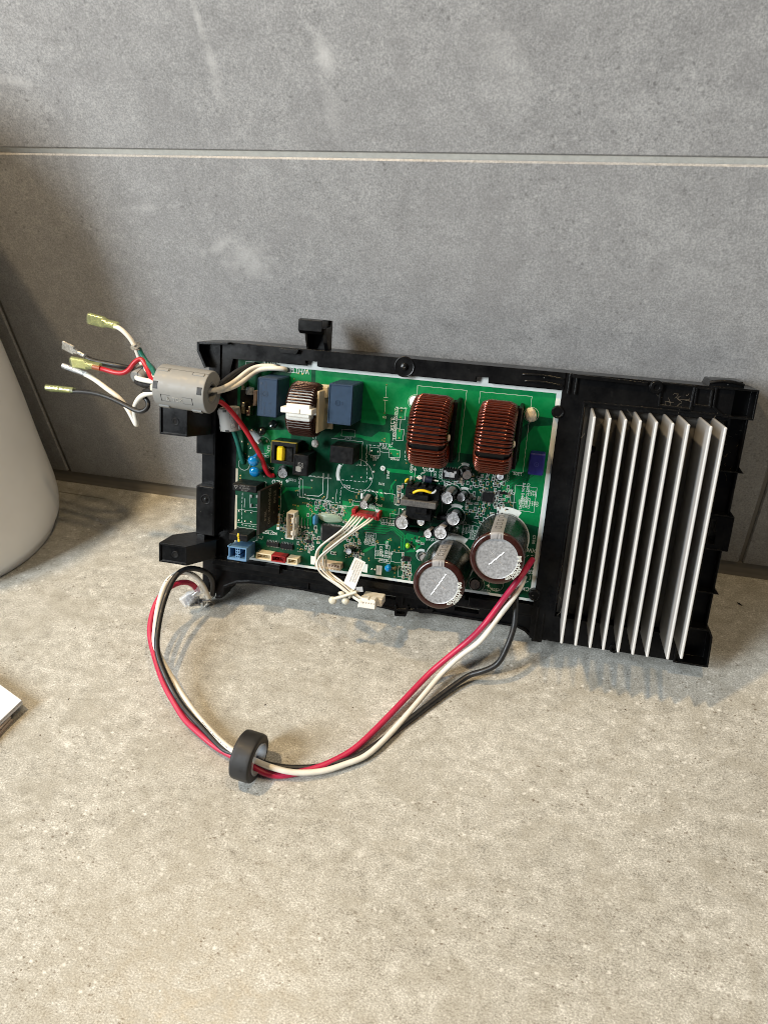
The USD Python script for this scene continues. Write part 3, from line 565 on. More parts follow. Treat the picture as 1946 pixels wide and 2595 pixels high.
dash([(5.9,-103.6),(5.8,-120.2)]); dash([(5.9,-113.7),(5.8,-130.1),(18.9,-130.1)]); ln([(2.1,-117.5),(18.8,-117.3)]); ln([(2.1,-128.5),(19.1,-128.2)]); ln([(1.9,-132.2),(19.2,-132.1),(19.5,-141.4),(18,-141.6)])
ln([(12.4,-104.3),(12.5,-114.7),(19.2,-114.3)]); ln([(7.9,-107.9),(7.8,-115.3)],0.3)
tx('R27 R252', 2.2, (28.7,-133.4,0), 184); ln([(24.4,-131.9),(32.5,-131.6),(32.6,-134.4),(24,-134.5),(24.4,-131.9)]); ln([(32.5,-132.8),(35.4,-133.2)])
dash([(20.3,-134.3),(20.4,-139.4),(24.2,-139.5),(24,-136.4)])
tx('DEMAND', 1.9, (110.3,-102.2,0), 176); tx('RED', 1.8, (111.1,-100.7,0), 176); tx('R96', 1.8, (116.4,-99.2,0), 176); tx('JP2', 1.9, (81.7,-108.9,0), 180); tx('D407', 2.0, (87.1,-104.5,0), 176); tx('K2', 2.0, (76.2,-103.1,0))
circ((109,-93.8,0), 5.6); tx('+', 3.8, (113.8,-94.1,0), 0); dash([(103.5,-88.9),(127.9,-89.2),(128.2,-97.1),(132.1,-97.3)]); dash([(59.8,-101.6),(85.7,-101.7),(85.8,-91.1)]); ln([(82.2,-100.9),(82.6,-91)])
b1 = [(108,-121.8),(115.8,-121.9),(115.3,-132),(107.7,-131.9)]; ln(list(b1) + [b1[0]])
for i, s in enumerate(('C311', 'C602', 'C601', 'C600', 'C300')): tx(s, 1.9, (111,-123.2,0) if i == 0 else ((111,-123.2,0)[0] - 0.2 * i, (111,-123.2,0)[1] - 1.72 * i), 174)
tx('JAG1', 1.7, (114.1,-128.4,0), 265)
b2 = [(116.2,-130.1),(127.2,-130.1),(127.1,-141.9),(116,-142)]; ln(list(b2) + [b2[0]])
for i, s in enumerate(('R339 C33', 'R334 C339', 'R336', 'R335')): tx(s, 1.9, ((124.8,-134.9,0)[0] - 1.9 * (i % 2), (124.5,-131.4,0)[1] - 1.5 - 2.1 * i * 1.5), 265 if i < 1 else 174)
tx('C338', 1.9, (120.4,-134.8,0), 265); tx('R337', 1.9, (119.2,-138.7,0), 174)
b3 = [(216.3,-70.8),(231.7,-71.1),(231.6,-89.6),(216.5,-89.3)]; ln(list(b3) + [b3[0]]); ln([(213.5,-79.6),(214.3,-84.2),(218.1,-84.1)])
tx('R406', 1.9, (228.7,-74.4,0), 172); tx('R411', 1.9, (228.8,-76.5,0), 172); tx('C401 C403', 1.9, (225.4,-75.7,0), 262); tx('D404 D405', 1.9, (222.2,-75.7,0), 262); tx('C416', 1.9, (224.8,-80.4,0), 172); tx('C415 R440', 1.9, (226.8,-82.3,0), 172); tx('C417 R441', 1.9, (227,-84,0), 172); tx('C418', 1.9, (224.8,-86.1,0), 172); tx('C414', 1.9, (221.6,-86.9,0), 262); tx('R94', 1.9, (212.4,-75.3,0), 178); tx('D65', 1.9, (213.7,-77.4,0), 178); tx('L101', 1.9, (216.5,-62.6,0), 176); tx('C420', 1.9, (210.2,-65.6,0), 262); tx('C100', 1.9, (234.3,-110.1,0), 265)
tx('+', 3.6, (206,-71,0), 0); circ((205.2,-65.8,0), 4.4)
b4 = [(181.5,-105.4),(192.5,-105.5),(192.7,-116),(181.7,-116.3)]; ln(list(b4) + [b4[0]])
for i in range(4): tx(('R414', 'C422', 'R415', 'R416')[i], 1.6, ((190.2,-109.6,0)[0] - 0.2 * i, (190.2,-109.6,0)[1] - 1.9 * i), 172)
for i in range(4): tx(('R477', 'R401', 'R409', 'C411')[i], 1.5, ((188.6,-108.1,0)[0] - 2.2 * i, (188.6,-108.1,0)[1] - 1.0 * i), 262)
tx('C64', 1.9, (181.3,-104.3,0)); tx('T60', 2.0, (146.4,-78.2,0)); tx('R54', 1.8, (133.5,-89.7,0), 265); tx('R56', 1.8, (139.2,-75.9,0), 265); tx('IC50', 2.2, (161.1,-69.2,0), 265); tx('D53', 2.0, (156.9,-70.4,0), 265); tx('C52', 2.0, (150.6,-67.5,0), 185); tx('R51', 2.0, (166.5,-76,0), 176); tx('AR50', 2.0, (139,-67.4,0), 265); tx('JP63', 2.0, (121.6,-74.5,0), 265); tx('C411', 1.6, (182.4,-89.1,0), 265)
ln([(141.7,-66.4),(141.8,-76.3)]); dash([(134.8,-80),(160.5,-79.4)]); dash([(121.7,-89.2),(127.9,-89.1),(128.3,-97.4),(132.4,-97.2)]); ln([(164.3,-79.9),(164.6,-100.6)]); dash([(160.4,-78.2),(160.8,-75.1),(166.6,-75.1)]); ln([(162.1,-63.7),(162.6,-74.4),(174.3,-73.7),(173.9,-62.5)]); ln([(140.7,-68.8),(141.7,-67.1),(142.8,-68.6),(140.7,-68.8)]); ln([(146,-70.8),(149.4,-69)]); ln([(146.3,-71.5),(149.6,-69.6)]); ln([(153.9,-68.2),(154.2,-71.9)]); ln([(132,-105),(131.9,-99.7),(136.9,-99.5)]); ln([(125.4,-108.8),(125.3,-104.4),(131,-104.6)]); ln([(123.6,-114),(129.9,-113.9)]); ln([(180.7,-95.8),(189.9,-95.5)]); ln([(187.8,-102.3),(192.1,-103.4)])
tx('C68', 2.0, (157.3,-120.9,0)); tx('R61', 2.0, (162,-120.4,0)); tx('+', 3.8, (177.4,-108.8,0), 0); tx('C62', 1.8, (175.4,-111.3,0), 188); tx('C85', 1.8, (152.2,-130.4,0), 176)
for c, r in (((154,-66.7,0), 1.9), ((145.5,-73.9,0), 1.6), ((117.2,-70.3,0), 1.9)): ink.append(prism(Point(c[0], c[1]).buffer(r).difference(Point(c[0], c[1]).buffer(r * 0.5)), 0.03, 0.075))
rect(129.0,137.9,-142.8,-134.6); rect(135.4,145.4,-154.1,-145.5); rect(119.3,128.3,-144.5,-143.3)
ln([(63,-115.4),(63.9,-113),(69.4,-112.8),(69,-118.6)]); ln([(78,-105.4),(78.2,-103.4),(94.7,-103.2),(96.5,-101)]); ln([(91.4,-130.4),(95.9,-130.5),(98.2,-123.6)]); rect(80.3,87.9,-112.8,-110.6); rect(95.6,102.0,-101.8,-98.4); rect(119.2,130.4,-112.2,-108.3); tx('D54 C72', 1.8, (124.2,-113.1,0), 180)
for i in range(6): tx('CR7', 1.1, ((120.8,-110.6,0)[0] + 2.6 * i, (120.8,-110.6,0)[1] - 0.4), 265)
tx('C220', 1.8, (203.9,-155.2,0), 182); tx('C224', 1.8, (210.7,-153,0), 182); tx('+', 4.0, (205,-150.9,0), 0); circ((196.4,-151.1,0), 5.8); circ((210.8,-148.9,0), 5.4); tx('BLACK(U)', 3.0, (233.6,-149,0), 174); tx('WHITE(V)', 2.6, (236.8,-135.2,0), 172); tx('RED(W)', 2.8, (235.7,-118.6,0), 172); tx('W9', 1.8, (235.1,-134.4,0), 180)
dash([(p[0], p[1]) for p in [((233.9,-127.2,0)[0] + 5 * math.cos(a), (233.9,-127.2,0)[1] + 5 * math.sin(a)) for a in np.linspace(0, 6.28, 24)]]); dash([(p[0], p[1]) for p in [((231,-139.8,0)[0] + 4.4 * math.cos(a), (231,-139.8,0)[1] + 4.4 * math.sin(a)) for a in np.linspace(0, 6.28, 24)]])
obj('white_print', ink, SILK, B)
# white patches under the connectors
for q in ([(64.6,-147.6),(68.7,-147.7),(68,-154.6),(64.7,-154.5)], [(117.9,-147.6),(122.3,-147.4),(122.4,-155.1),(118.2,-155)], [(107.8,-147.8),(111,-147.9),(111,-154.8),(107,-154.6)], [(113.9,-102.7),(118.3,-102.8),(118.2,-111.4),(114.3,-111.5)], [(36.3,-116.5),(37.8,-116.4),(37.6,-129.8),(35.3,-129.9)], [(13.5,-143.3),(17.4,-142.2),(17.1,-155.6),(13.6,-155.9)]): obj('white_patch', prism(q, 0.03, 0.07), SILK, B)

# pads, vias and wire links
pads = []
def pad(c, r=0.85, h=0.5): pads.append(lathe([(r, 0.02), (r * 0.95, 0.12), (r * 0.5, h), (0, h * 1.1)], 12, (c[0], c[1], 0)))
for c in ((107.7,-58.1,0), (112.6,-58.1,0), (110.6,-68.8,0), (110.6,-73.9,0), (117.2,-70.3,0), (53.8,-86.3,0), (62.3,-86.3,0), (57.6,-98.3,0), (79.9,-98.4,0), (27.2,-80.5,0), (23.8,-88,0), (11.8,-67.1,0), (4.4,-62.9,0), (128.9,-149,0), (114.5,-151.2,0), (116.9,-151.3,0), (3.4,-119,0), (8.7,-118.8,0), (13.9,-118.8,0), (3.4,-126.8,0), (8.7,-126.6,0), (13.7,-126.7,0), (58.6,-125.1,0), (61.3,-125,0), (56.1,-125,0), (53.4,-125,0), (40.2,-136.9,0), (135,-100.4,0), (135.3,-100.4,0), (146.6,-129.9,0), (146.6,-129.8,0), (200.6,-71.4,0), (147.8,-66.5,0), (62.4,-86.4,0), (110.6,-68.8,0), (110.5,-73.8,0), (93.9,-79.5,0), (101.2,-79.3,0), (11.8,-67.1,0), (10.5,-73.8,0), (24.7,-59.6,0)): pad(c)
obj('solder_joint', pads, SOLDER, B, smooth=40)
vias = []
def via(c, r=0.55): vias.append(lathe([(r, 0.02), (r, 0.10), (r * 0.45, 0.12), (r * 0.4, 0.04), (0, 0.04)], 8, (c[0], c[1], 0)))
for c in ((127.9,-25.7,0), (127.8,-30.8,0), (127.9,-40.9,0), (127.8,-46.2,0), (122.7,-58.3,0), (127.7,-58.1,0), (115.3,-49,0), (117.1,-47.7,0), (117,-49.8,0), (115.5,-8,0), (115.5,-28.9,0), (134.8,-64.3,0), (54.4,-3.5,0), (48,-6.2,0), (51.2,-6.3,0), (44.6,-10.5,0), (51.2,-95.9,0), (49.8,-96.4,0), (62.6,-92.3,0), (36.6,-102.9,0), (36.1,-110.3,0), (56.2,-105.1,0), (57.9,-105.1,0), (59.7,-105.1,0), (48.2,-107.9,0), (50,-108,0), (52.3,-108.2,0), (72.8,-98.1,0), (71.7,-99.3,0), (117.8,-92.9,0), (119.5,-93.2,0), (118.4,-94.3,0), (119.7,-94.5,0), (129.1,-101.5,0), (127.6,-102.9,0), (127.5,-124.3,0), (126,-125.5,0), (127.8,-125.7,0), (117.2,-127.5,0), (116.3,-128.4,0), (117.8,-128.9,0), (134.5,-130.5,0), (131.3,-133.2,0), (134.5,-133.3,0), (109.7,-115.6,0), (111.7,-115.5,0), (107.5,-122.3,0), (111.4,-142.7,0), (111.8,-144.4,0), (99.9,-92.5,0), (100.2,-90.3,0), (98.5,-94.4,0), (98.6,-95.8,0), (93.1,-98,0), (94.8,-97.8,0), (93.7,-99.7,0), (72.9,-98.2,0), (71.7,-99.3,0), (132.8,-146.4,0), (132.8,-148.9,0), (132.8,-151.7,0), (132.8,-154.8,0), (127.7,-78.4,0), (129.1,-101.7,0), (127.5,-102.9,0), (127.5,-124.4,0), (125.9,-125.4,0), (127.9,-125.8,0), (134.8,-130.3,0), (141.8,-76.5,0), (141.5,-78.8,0), (134.7,-130.3,0), (146.5,-128.1,0), (208.5,-72.2,0), (213.4,-78.9,0), (212.1,-78.8,0), (214.3,-86,0), (215.5,-86.7,0), (4,-89.8,0), (3.8,-92.1,0), (7.7,-71.8,0), (9.5,-64,0), (25.1,-60.6,0)): via(c)
r5 = random.Random(5)
def inpoly(pl, n, r, dmin):
    pg = Polygon(pl).buffer(0); x0, y0, x1, y1 = pg.bounds; out = []; tries = 0
    while len(out) < n and tries < n * 60:
        tries += 1; p = (r.uniform(x0, x1), r.uniform(y0, y1))
        if pg.contains(Point(p)) and all(abs(p[0] - q[0]) + abs(p[1] - q[1]) > dmin for q in out): out.append(p)
    return out
Z_R = [(182.6,-61.1),(202.3,-63.8),(211.1,-66.4),(214.8,-86.9),(206.9,-96.5),(196.7,-103.6),(192.4,-102.3),(180.7,-96.2),(184,-83.4),(183.3,-72.2),(181.2,-70.1)]     # right control section
Z_R2 = [(162.8,-74.1),(182,-72.7),(182.4,-75.9),(175.9,-75.3),(164.5,-77.2)]
Z_M = [(60,-104.3),(68.9,-102.7),(90.9,-104.7),(90.3,-111.2),(69.4,-112.6),(63.5,-114.4),(60.5,-114.8)]
Z_L = [(38.2,-113.5),(43.3,-113.3),(43.8,-137.2),(38.9,-130.7)]
Z_L2 = [(51.6,-127.9),(69.3,-126.4),(71.3,-135.3),(66.2,-144.2),(52.9,-144.1),(52.5,-135.9)]
Z_B = [(90.2,-133.9),(103.4,-131),(106.5,-140.6),(105.3,-143.9),(93.3,-144.6)]
Z_B2 = [(128.3,-134.9),(136.9,-133.7),(139.2,-155.1),(145.4,-154.6),(144.3,-141.1),(138.6,-142.5),(138,-134.5)]
Z_T = [(128.2,-80.3),(135.3,-80.4),(132.8,-96.1),(129.9,-96)]
Z_G = [(142.3,-119.3),(153.7,-118.2),(153.5,-126.6),(143.8,-125.5)]
Z_J = [(90.4,-113.7),(102.2,-120.1),(104.4,-130.8),(93.6,-132.4),(89.1,-124.9)]
for z, n in ((Z_R, 70), (Z_M, 26), (Z_L, 12), (Z_L2, 24), (Z_B, 26), (Z_B2, 18), (Z_G, 5), (Z_J, 26)):
    for p in inpoly(z, n, r5, 1.5): via(p, r5.choice((0.4, 0.5, 0.6)))
n_ = obj('via', vias, GOLD, B, smooth=False, kind='stuff')
links = []
def link(a, b, h=1.0, r=0.32):
    a, b = np.array(a), np.array(b); links.append(tube([(a[0], a[1], 0), (a[0], a[1], h), (b[0], b[1], h), (b[0], b[1], 0)], r, 6))
for a, b in (((53.3,-117,0), (53.4,-124.8,0)), ((56,-117.1,0), (56,-124.7,0)), ((58.7,-117,0), (58.5,-124.9,0)), ((61.3,-117.2,0), (61.2,-124.8,0)), ((78.3,-106.6,0), (83.6,-106.9,0)), ((53.7,-145,0), (57.5,-144.7,0)), ((119.2,-70.6,0), (119,-74.2,0)), ((53.3,-59.8,0), (55.2,-58.6,0)), ((56.2,-132.8,0), (60,-132.8,0))): link(a, b)
obj('wire_link', links, STEEL, B, smooth=40)

# chip parts: resistors, capacitors and their ends
bodies_k, bodies_c, ends, frames_ = [], [], [], []
def chip(p, ang, kind, s=1.0):
    L, w, h = 1.6 * s, 0.85 * s, 0.5 * s; a = math.radians(ang); x, y = (math.cos(a), math.sin(a), 0), (-math.sin(a), math.cos(a), 0)
    o = (p[0], p[1], 0)
    (bodies_k if kind == 'r' else bodies_c).append(place(cbox(-L / 2 + 0.28 * s, L / 2 - 0.28 * s, -w / 2, w / 2, 0.08, h, 0), o, x, y, (0, 0, 1)))
    for q in (-1, 1): ends.append(place(cbox(q * L / 2 - 0.3 * s, q * L / 2 + 0.3 * s, -w / 2 - 0.03, w / 2 + 0.03, 0.05, h + 0.03, 0.12), o, x, y, (0, 0, 1)))
    if r5.random() < 0.75:
        g = 0.45 * s; rc = Polygon([(-L / 2 - g - .2, -w / 2 - g), (L / 2 + g + .2, -w / 2 - g), (L / 2 + g + .2, w / 2 + g), (-L / 2 - g - .2, w / 2 + g)])
        frames_.append(place(prism(rc.difference(rc.buffer(-0.24, join_style=2)), 0.03, 0.075), o, x, y, (0, 0, 1)))
def scatter(z, n, dmin, s=1.0):
    for p in inpoly(z, n, r5, dmin): chip(p, r5.choice((0, 90, 90)), r5.choice('rrc'), s)
scatter(Z_R, 88, 2.7); scatter(Z_R2, 7, 2.6); scatter(Z_M, 26, 2.7); scatter(Z_L, 9, 2.8); scatter(Z_L2, 28, 2.6); scatter(Z_B, 22, 2.7); scatter(Z_B2, 20, 2.8); scatter(Z_G, 7, 2.7); scatter(Z_J, 18, 2.8)
for p in ((130.9,-84.6,0), (131,-89.3,0), (131.2,-94.2,0), (133.5,-82.1,0)): chip(p, 90, 'c', 1.9)
for p in ((176.6,-73.1,0), (176.6,-71,0)): chip(p, 0, 'c', 2.0)
for p in ((39.8,-123.9,0), (39.4,-128.8,0), (67.2,-123.9,0), (112.9,-98.3,0), (92.8,-136.3,0), (82.1,-142.7,0), (84.7,-142.6,0)): chip(p, r5.choice((0, 90)), 'r', 1.2)
obj('chip_body', bodies_k, DARKIC, B, kind='stuff')
obj('chip_body', bodies_c, plain('chip_ceramic', (0.30, 0.24, 0.17), 0.45), B, kind='stuff')
obj('chip_end', ends, SOLDER, B, kind='stuff')
obj('white_print', frames_, SILK, B)

# ------------------------------------------------------------------ parts on the board
def label_rel(n, text_): tag(n.prim, text_)
def grid_text(lines, h, c, deg, dz, lead=1.5):
    a = math.radians(deg); up = np.array([-math.sin(a), math.cos(a)]); out = []
    for i, s in enumerate(lines):
        o = np.array(c[:2]) + up * (len(lines) / 2 - 0.5 - i) * h * lead
        out.append(put_text(s, h, (o[0], o[1], dz), deg, 0.08))
    return out
# the two slate-blue boxed capacitors
c = obj('film_capacitor', cbox(26.1,41.5,-36.8,-8.6, 0, 26, 0.8), BLUEBOX, U, label='slate blue boxed film capacitor with raised lettering, beside the left edge')
x0, x1, y0, y1 = 26.1,41.5,-36.8,-8.6
obj('raised_rim', prism(Polygon([(x0 + .5, y0 + .5), (x1 - .5, y0 + .5), (x1 - .5, y1 - .5), (x0 + .5, y1 - .5)]).difference(Polygon([(x0 + 1.4, y0 + 1.4), (x1 - 1.4, y0 + 1.4), (x1 - 1.4, y1 - 1.4), (x0 + 1.4, y1 - 1.4)]).buffer(0.3)), 25.9, 26.3), BLUEBOX, c)
obj('raised_lettering', [put_text('OKAYA LE335', 1.7, (x0 + 2.9, (y0 + y1) / 2 - 1.6, 26.0), 90, 0.28), put_text('275V~X2', 1.5, (x0 + 5.8, y0 + 6.2, 26.0), 90, 0.28), put_text('.33µF', 1.7, (x0 + 6.4, y1 - 5.6, 26.0), 90, 0.28), put_text('UL', 2.0, (x0 + 9.7, y0 + 4.2, 26.0), 90, 0.28), put_text('Z', 1.6, (x0 + 9.9, y0 + 10.0, 26.0), 90, 0.28),
    prism(Point(x0 + 2.9, y1 - 4.2).buffer(0.9), 26.0, 26.25), prism(Point(x0 + 6.2, (y0 + y1) / 2 + 2.6).buffer(2.1).difference(Point(x0 + 6.2, (y0 + y1) / 2 + 2.6).buffer(1.8)), 26.0, 26.25), prism([(x0 + 5.3, (y0 + y1) / 2 + 1.2), (x0 + 7.2, (y0 + y1) / 2 + 2.6), (x0 + 5.3, (y0 + y1) / 2 + 4.0), (x0 + 6.0, (y0 + y1) / 2 + 2.6)], 26.0, 26.2)], plain('blue_relief', (0.013, 0.028, 0.055), 0.5), c)
x0, x1, y0, y1 = 80.7,98.4,-35.9,-7.3
c = obj('film_capacitor', cbox(x0, x1, y0, y1, 0, 30, 0.8), BLUEBOX, U, label='slate blue boxed film capacitor right of the white ring coil')
obj('raised_rim', prism(Polygon([(x0 + .3, y0 + .3), (x1 - .3, y0 + .3), (x1 - .3, y1 - .3), (x0 + .3, y1 - .3)]).difference(Polygon([(x0 + 1.5, y0 + 1.5), (x1 - 1.5, y0 + 1.5), (x1 - 1.5, y1 - 1.5), (x0 + 1.5, y1 - 1.5)]).buffer(0.4)), 29.9, 30.4), BLUEBOX, c)
obj('raised_lettering', [put_text('R', 2.0, ((x0 + x1) / 2 - 1.8, (y0 + y1) / 2 + 1, 30.0), 0, 0.25), put_text('S', 2.0, ((x0 + x1) / 2 + 1.6, (y0 + y1) / 2 + 1, 30.0), 0, 0.25), prism(Point((x0 + x1) / 2 - 1.8, (y0 + y1) / 2 + 1).buffer(1.9).difference(Point((x0 + x1) / 2 - 1.8, (y0 + y1) / 2 + 1).buffer(1.65)), 30, 30.25)], BLUEBOX, c)

def ring_coil(name, uc, vc, width, OD, ID, wc, turns, arcs, wire, mwire, mcore, label, lay=0.5):
    """a wire-wound ring standing on edge, its axle along the board; arcs: (start, end) angles in degrees, 0 = out from the board, 90 = towards the top"""
    x, y, z = np.array([0, 1.0, 0]), np.array([0, 0, 1.0]), np.array([1.0, 0, 0])
    ro, ri, hw = OD / 2, ID / 2, width / 2
    cc_ = 0.8 if wire < 1.5 else 3.4
    core_p = [(ri + wire, -hw + wire), (ro - wire - cc_, -hw + wire), (ro - wire, -hw + wire + cc_), (ro - wire, hw - wire - cc_), (ro - wire - cc_, hw - wire), (ri + wire, hw - wire), (ri + wire, -hw + wire)]
    c = obj(name, lathe(core_p, 72, (uc, vc, wc), (1, 0, 0)), mcore, U, smooth=30, label=label)
    r = random.Random(int(uc * 10))
    for a0, a1 in arcs:
        n = max(2, int(turns * (a1 - a0) / 360)); path = []
        for k in range(n):
            th0 = a0 + (a1 - a0) * (k + 0.5) / n + r.uniform(-0.5, 0.5)
            dth = (a1 - a0) / n
            rr = 2.6 if wire < 1.5 else 5.0
            loop = []
            # rounded rectangle in (radius, axle)
            for (cr, ca, s0) in ((ro - wire / 2 - rr, hw - wire / 2 - rr, 0), (ro - wire / 2 - rr, -(hw - wire / 2 - rr), 270), (ri + wire / 2 + rr * 0.6, -(hw - wire / 2 - rr * 0.6), 180), (ri + wire / 2 + rr * 0.6, hw - wire / 2 - rr * 0.6, 90)):
                q = rr if s0 in (0, 270) else rr * 0.6
                for t in ((90, 45, 0) if s0 == 0 else (0, -45, -90) if s0 == 270 else (-90, -135, -180) if s0 == 180 else (180, 135, 90)):
                    loop.append((cr + q * math.cos(math.radians(t)), ca + q * math.sin(math.radians(t))))
            bow = r.uniform(0.0, 0.5)
            for j, (rad, ax) in enumerate(loop):
                f = j / len(loop)
                th = math.radians(th0 + dth * (f - 0.25) * lay * 2 * (0.9 if f > 0.45 else 0.3))
                rad2 = rad + bow * 0.4
                path.append((uc + ax, vc + rad2 * math.sin(th), wc + rad2 * math.cos(th)))
        obj('winding', tube(path, wire / 2, 7), mwire, c, smooth=True)
    return c
# white ring coil with ivory divider
wcx = ((53.3,-22.6,39)[0] + (70.1,-22.2,39)[0]) / 2; wcy = ((59.6,-8.4,20)[1] + (58.3,-49.4,20)[1]) / 2
cw = ring_coil('ring_coil', wcx, wcy, 21.0, 39.5, 17, 20.5, 54, [(16, 150), (210, 344)], 1.4, WINDING2, WHITEP, 'dark copper ring coil on a white core with an ivory divider')
u0, u1, v0, v1 = 53.5,71.2,-31.9,-22.9
obj('divider', [cbox(u0 + 0.3, u1 - 0.3, v0, v1, 30, 41.2, 0.4), cbox(u0 - 3.4, u1 + 2.0, (v0 + v1) / 2 - 2.0, (v0 + v1) / 2 + 2.0, 32, 43, 0.5), cbox(u0 - 2.0, u1 + 1, (v0 + v1) / 2 - 1.5, (v0 + v1) / 2 + 1.5, 8, 33, 0.4), cbox((u0 + u1) / 2 - 2.2, (u0 + u1) / 2 + 2.0, (v0 + v1) / 2 - 1.6, (v0 + v1) / 2 + 1.6, 42.9, 43.6, 0.2)], WHITEP, cw)
obj('coil_stand', [cbox(65.2,76.9,-44.9,-12.3, 0, 1.8, 0.3), cbox(wcx + 10.6, wcx + 12.4, wcy - 15, wcy + 15, 0, 30, 0.5), cbox(wcx + 10.6, wcx + 14.4, wcy + 9, wcy + 17, 0, 17, 0.5)], IVORY, cw)
# the two big chokes
def choke(l, r_, top, bot, lab, gapdeg):
    cx = (l[0] + r_[0]) / 2; cy = (top[1] + bot[1]) / 2
    od = top[1] - bot[1]; wc = od / 2 + 0.5
    c = ring_coil('choke_coil', cx, cy, r_[0] - l[0] + 1.6, od + 0.8, 18, wc, 60, [(gapdeg + 4, gapdeg + 172), (gapdeg - 170, gapdeg - 4)], 1.9, WINDING, BLACK2, lab)
    obj('coil_stand', [cbox(cx + (r_[0] - l[0]) / 2 + 0.6, cx + (r_[0] - l[0]) / 2 + 3.0, cy - 21, cy + 22, 0, od * 0.52, 0.5), cbox(cx - 12, cx + 16, cy - 20, cy + 20, 0, 1.2, 0.3)], BLACK2, c)
    obj('glue', blob((cx + (r_[0] - l[0]) / 2 + 0.4, cy - 1.5, od * 0.74), (1.4, 2.4, 2.2), int(cx)), GLUE, c, smooth=True)
    return c
choke((141.9,-31.1,49), (168.6,-29.9,49), (153.7,-8.7,26), (156.4,-59.1,26), 'copper red ring choke coil nearest the middle of the board', -18)
choke((187.7,-31.4,49), (212.5,-30.4,49), (198.6,-8.5,26), (202.3,-58.3,26), 'copper red ring choke coil next to the heat sink', -22)
obj('glue', blob(((137.7,-17.9,0)[0], (137.7,-17.9,0)[1], 1.5), (4.2, 4.2, 2.6), 3), plain('white_glue', (0.85, 0.84, 0.82), 0.3), B, smooth=True)
obj('glue', blob(((220.9,-19,0)[0], (220.9,-19,0)[1], 2.0), (3.9, 4.9, 3.4), 9, 0.3), GLUE, B, smooth=True)
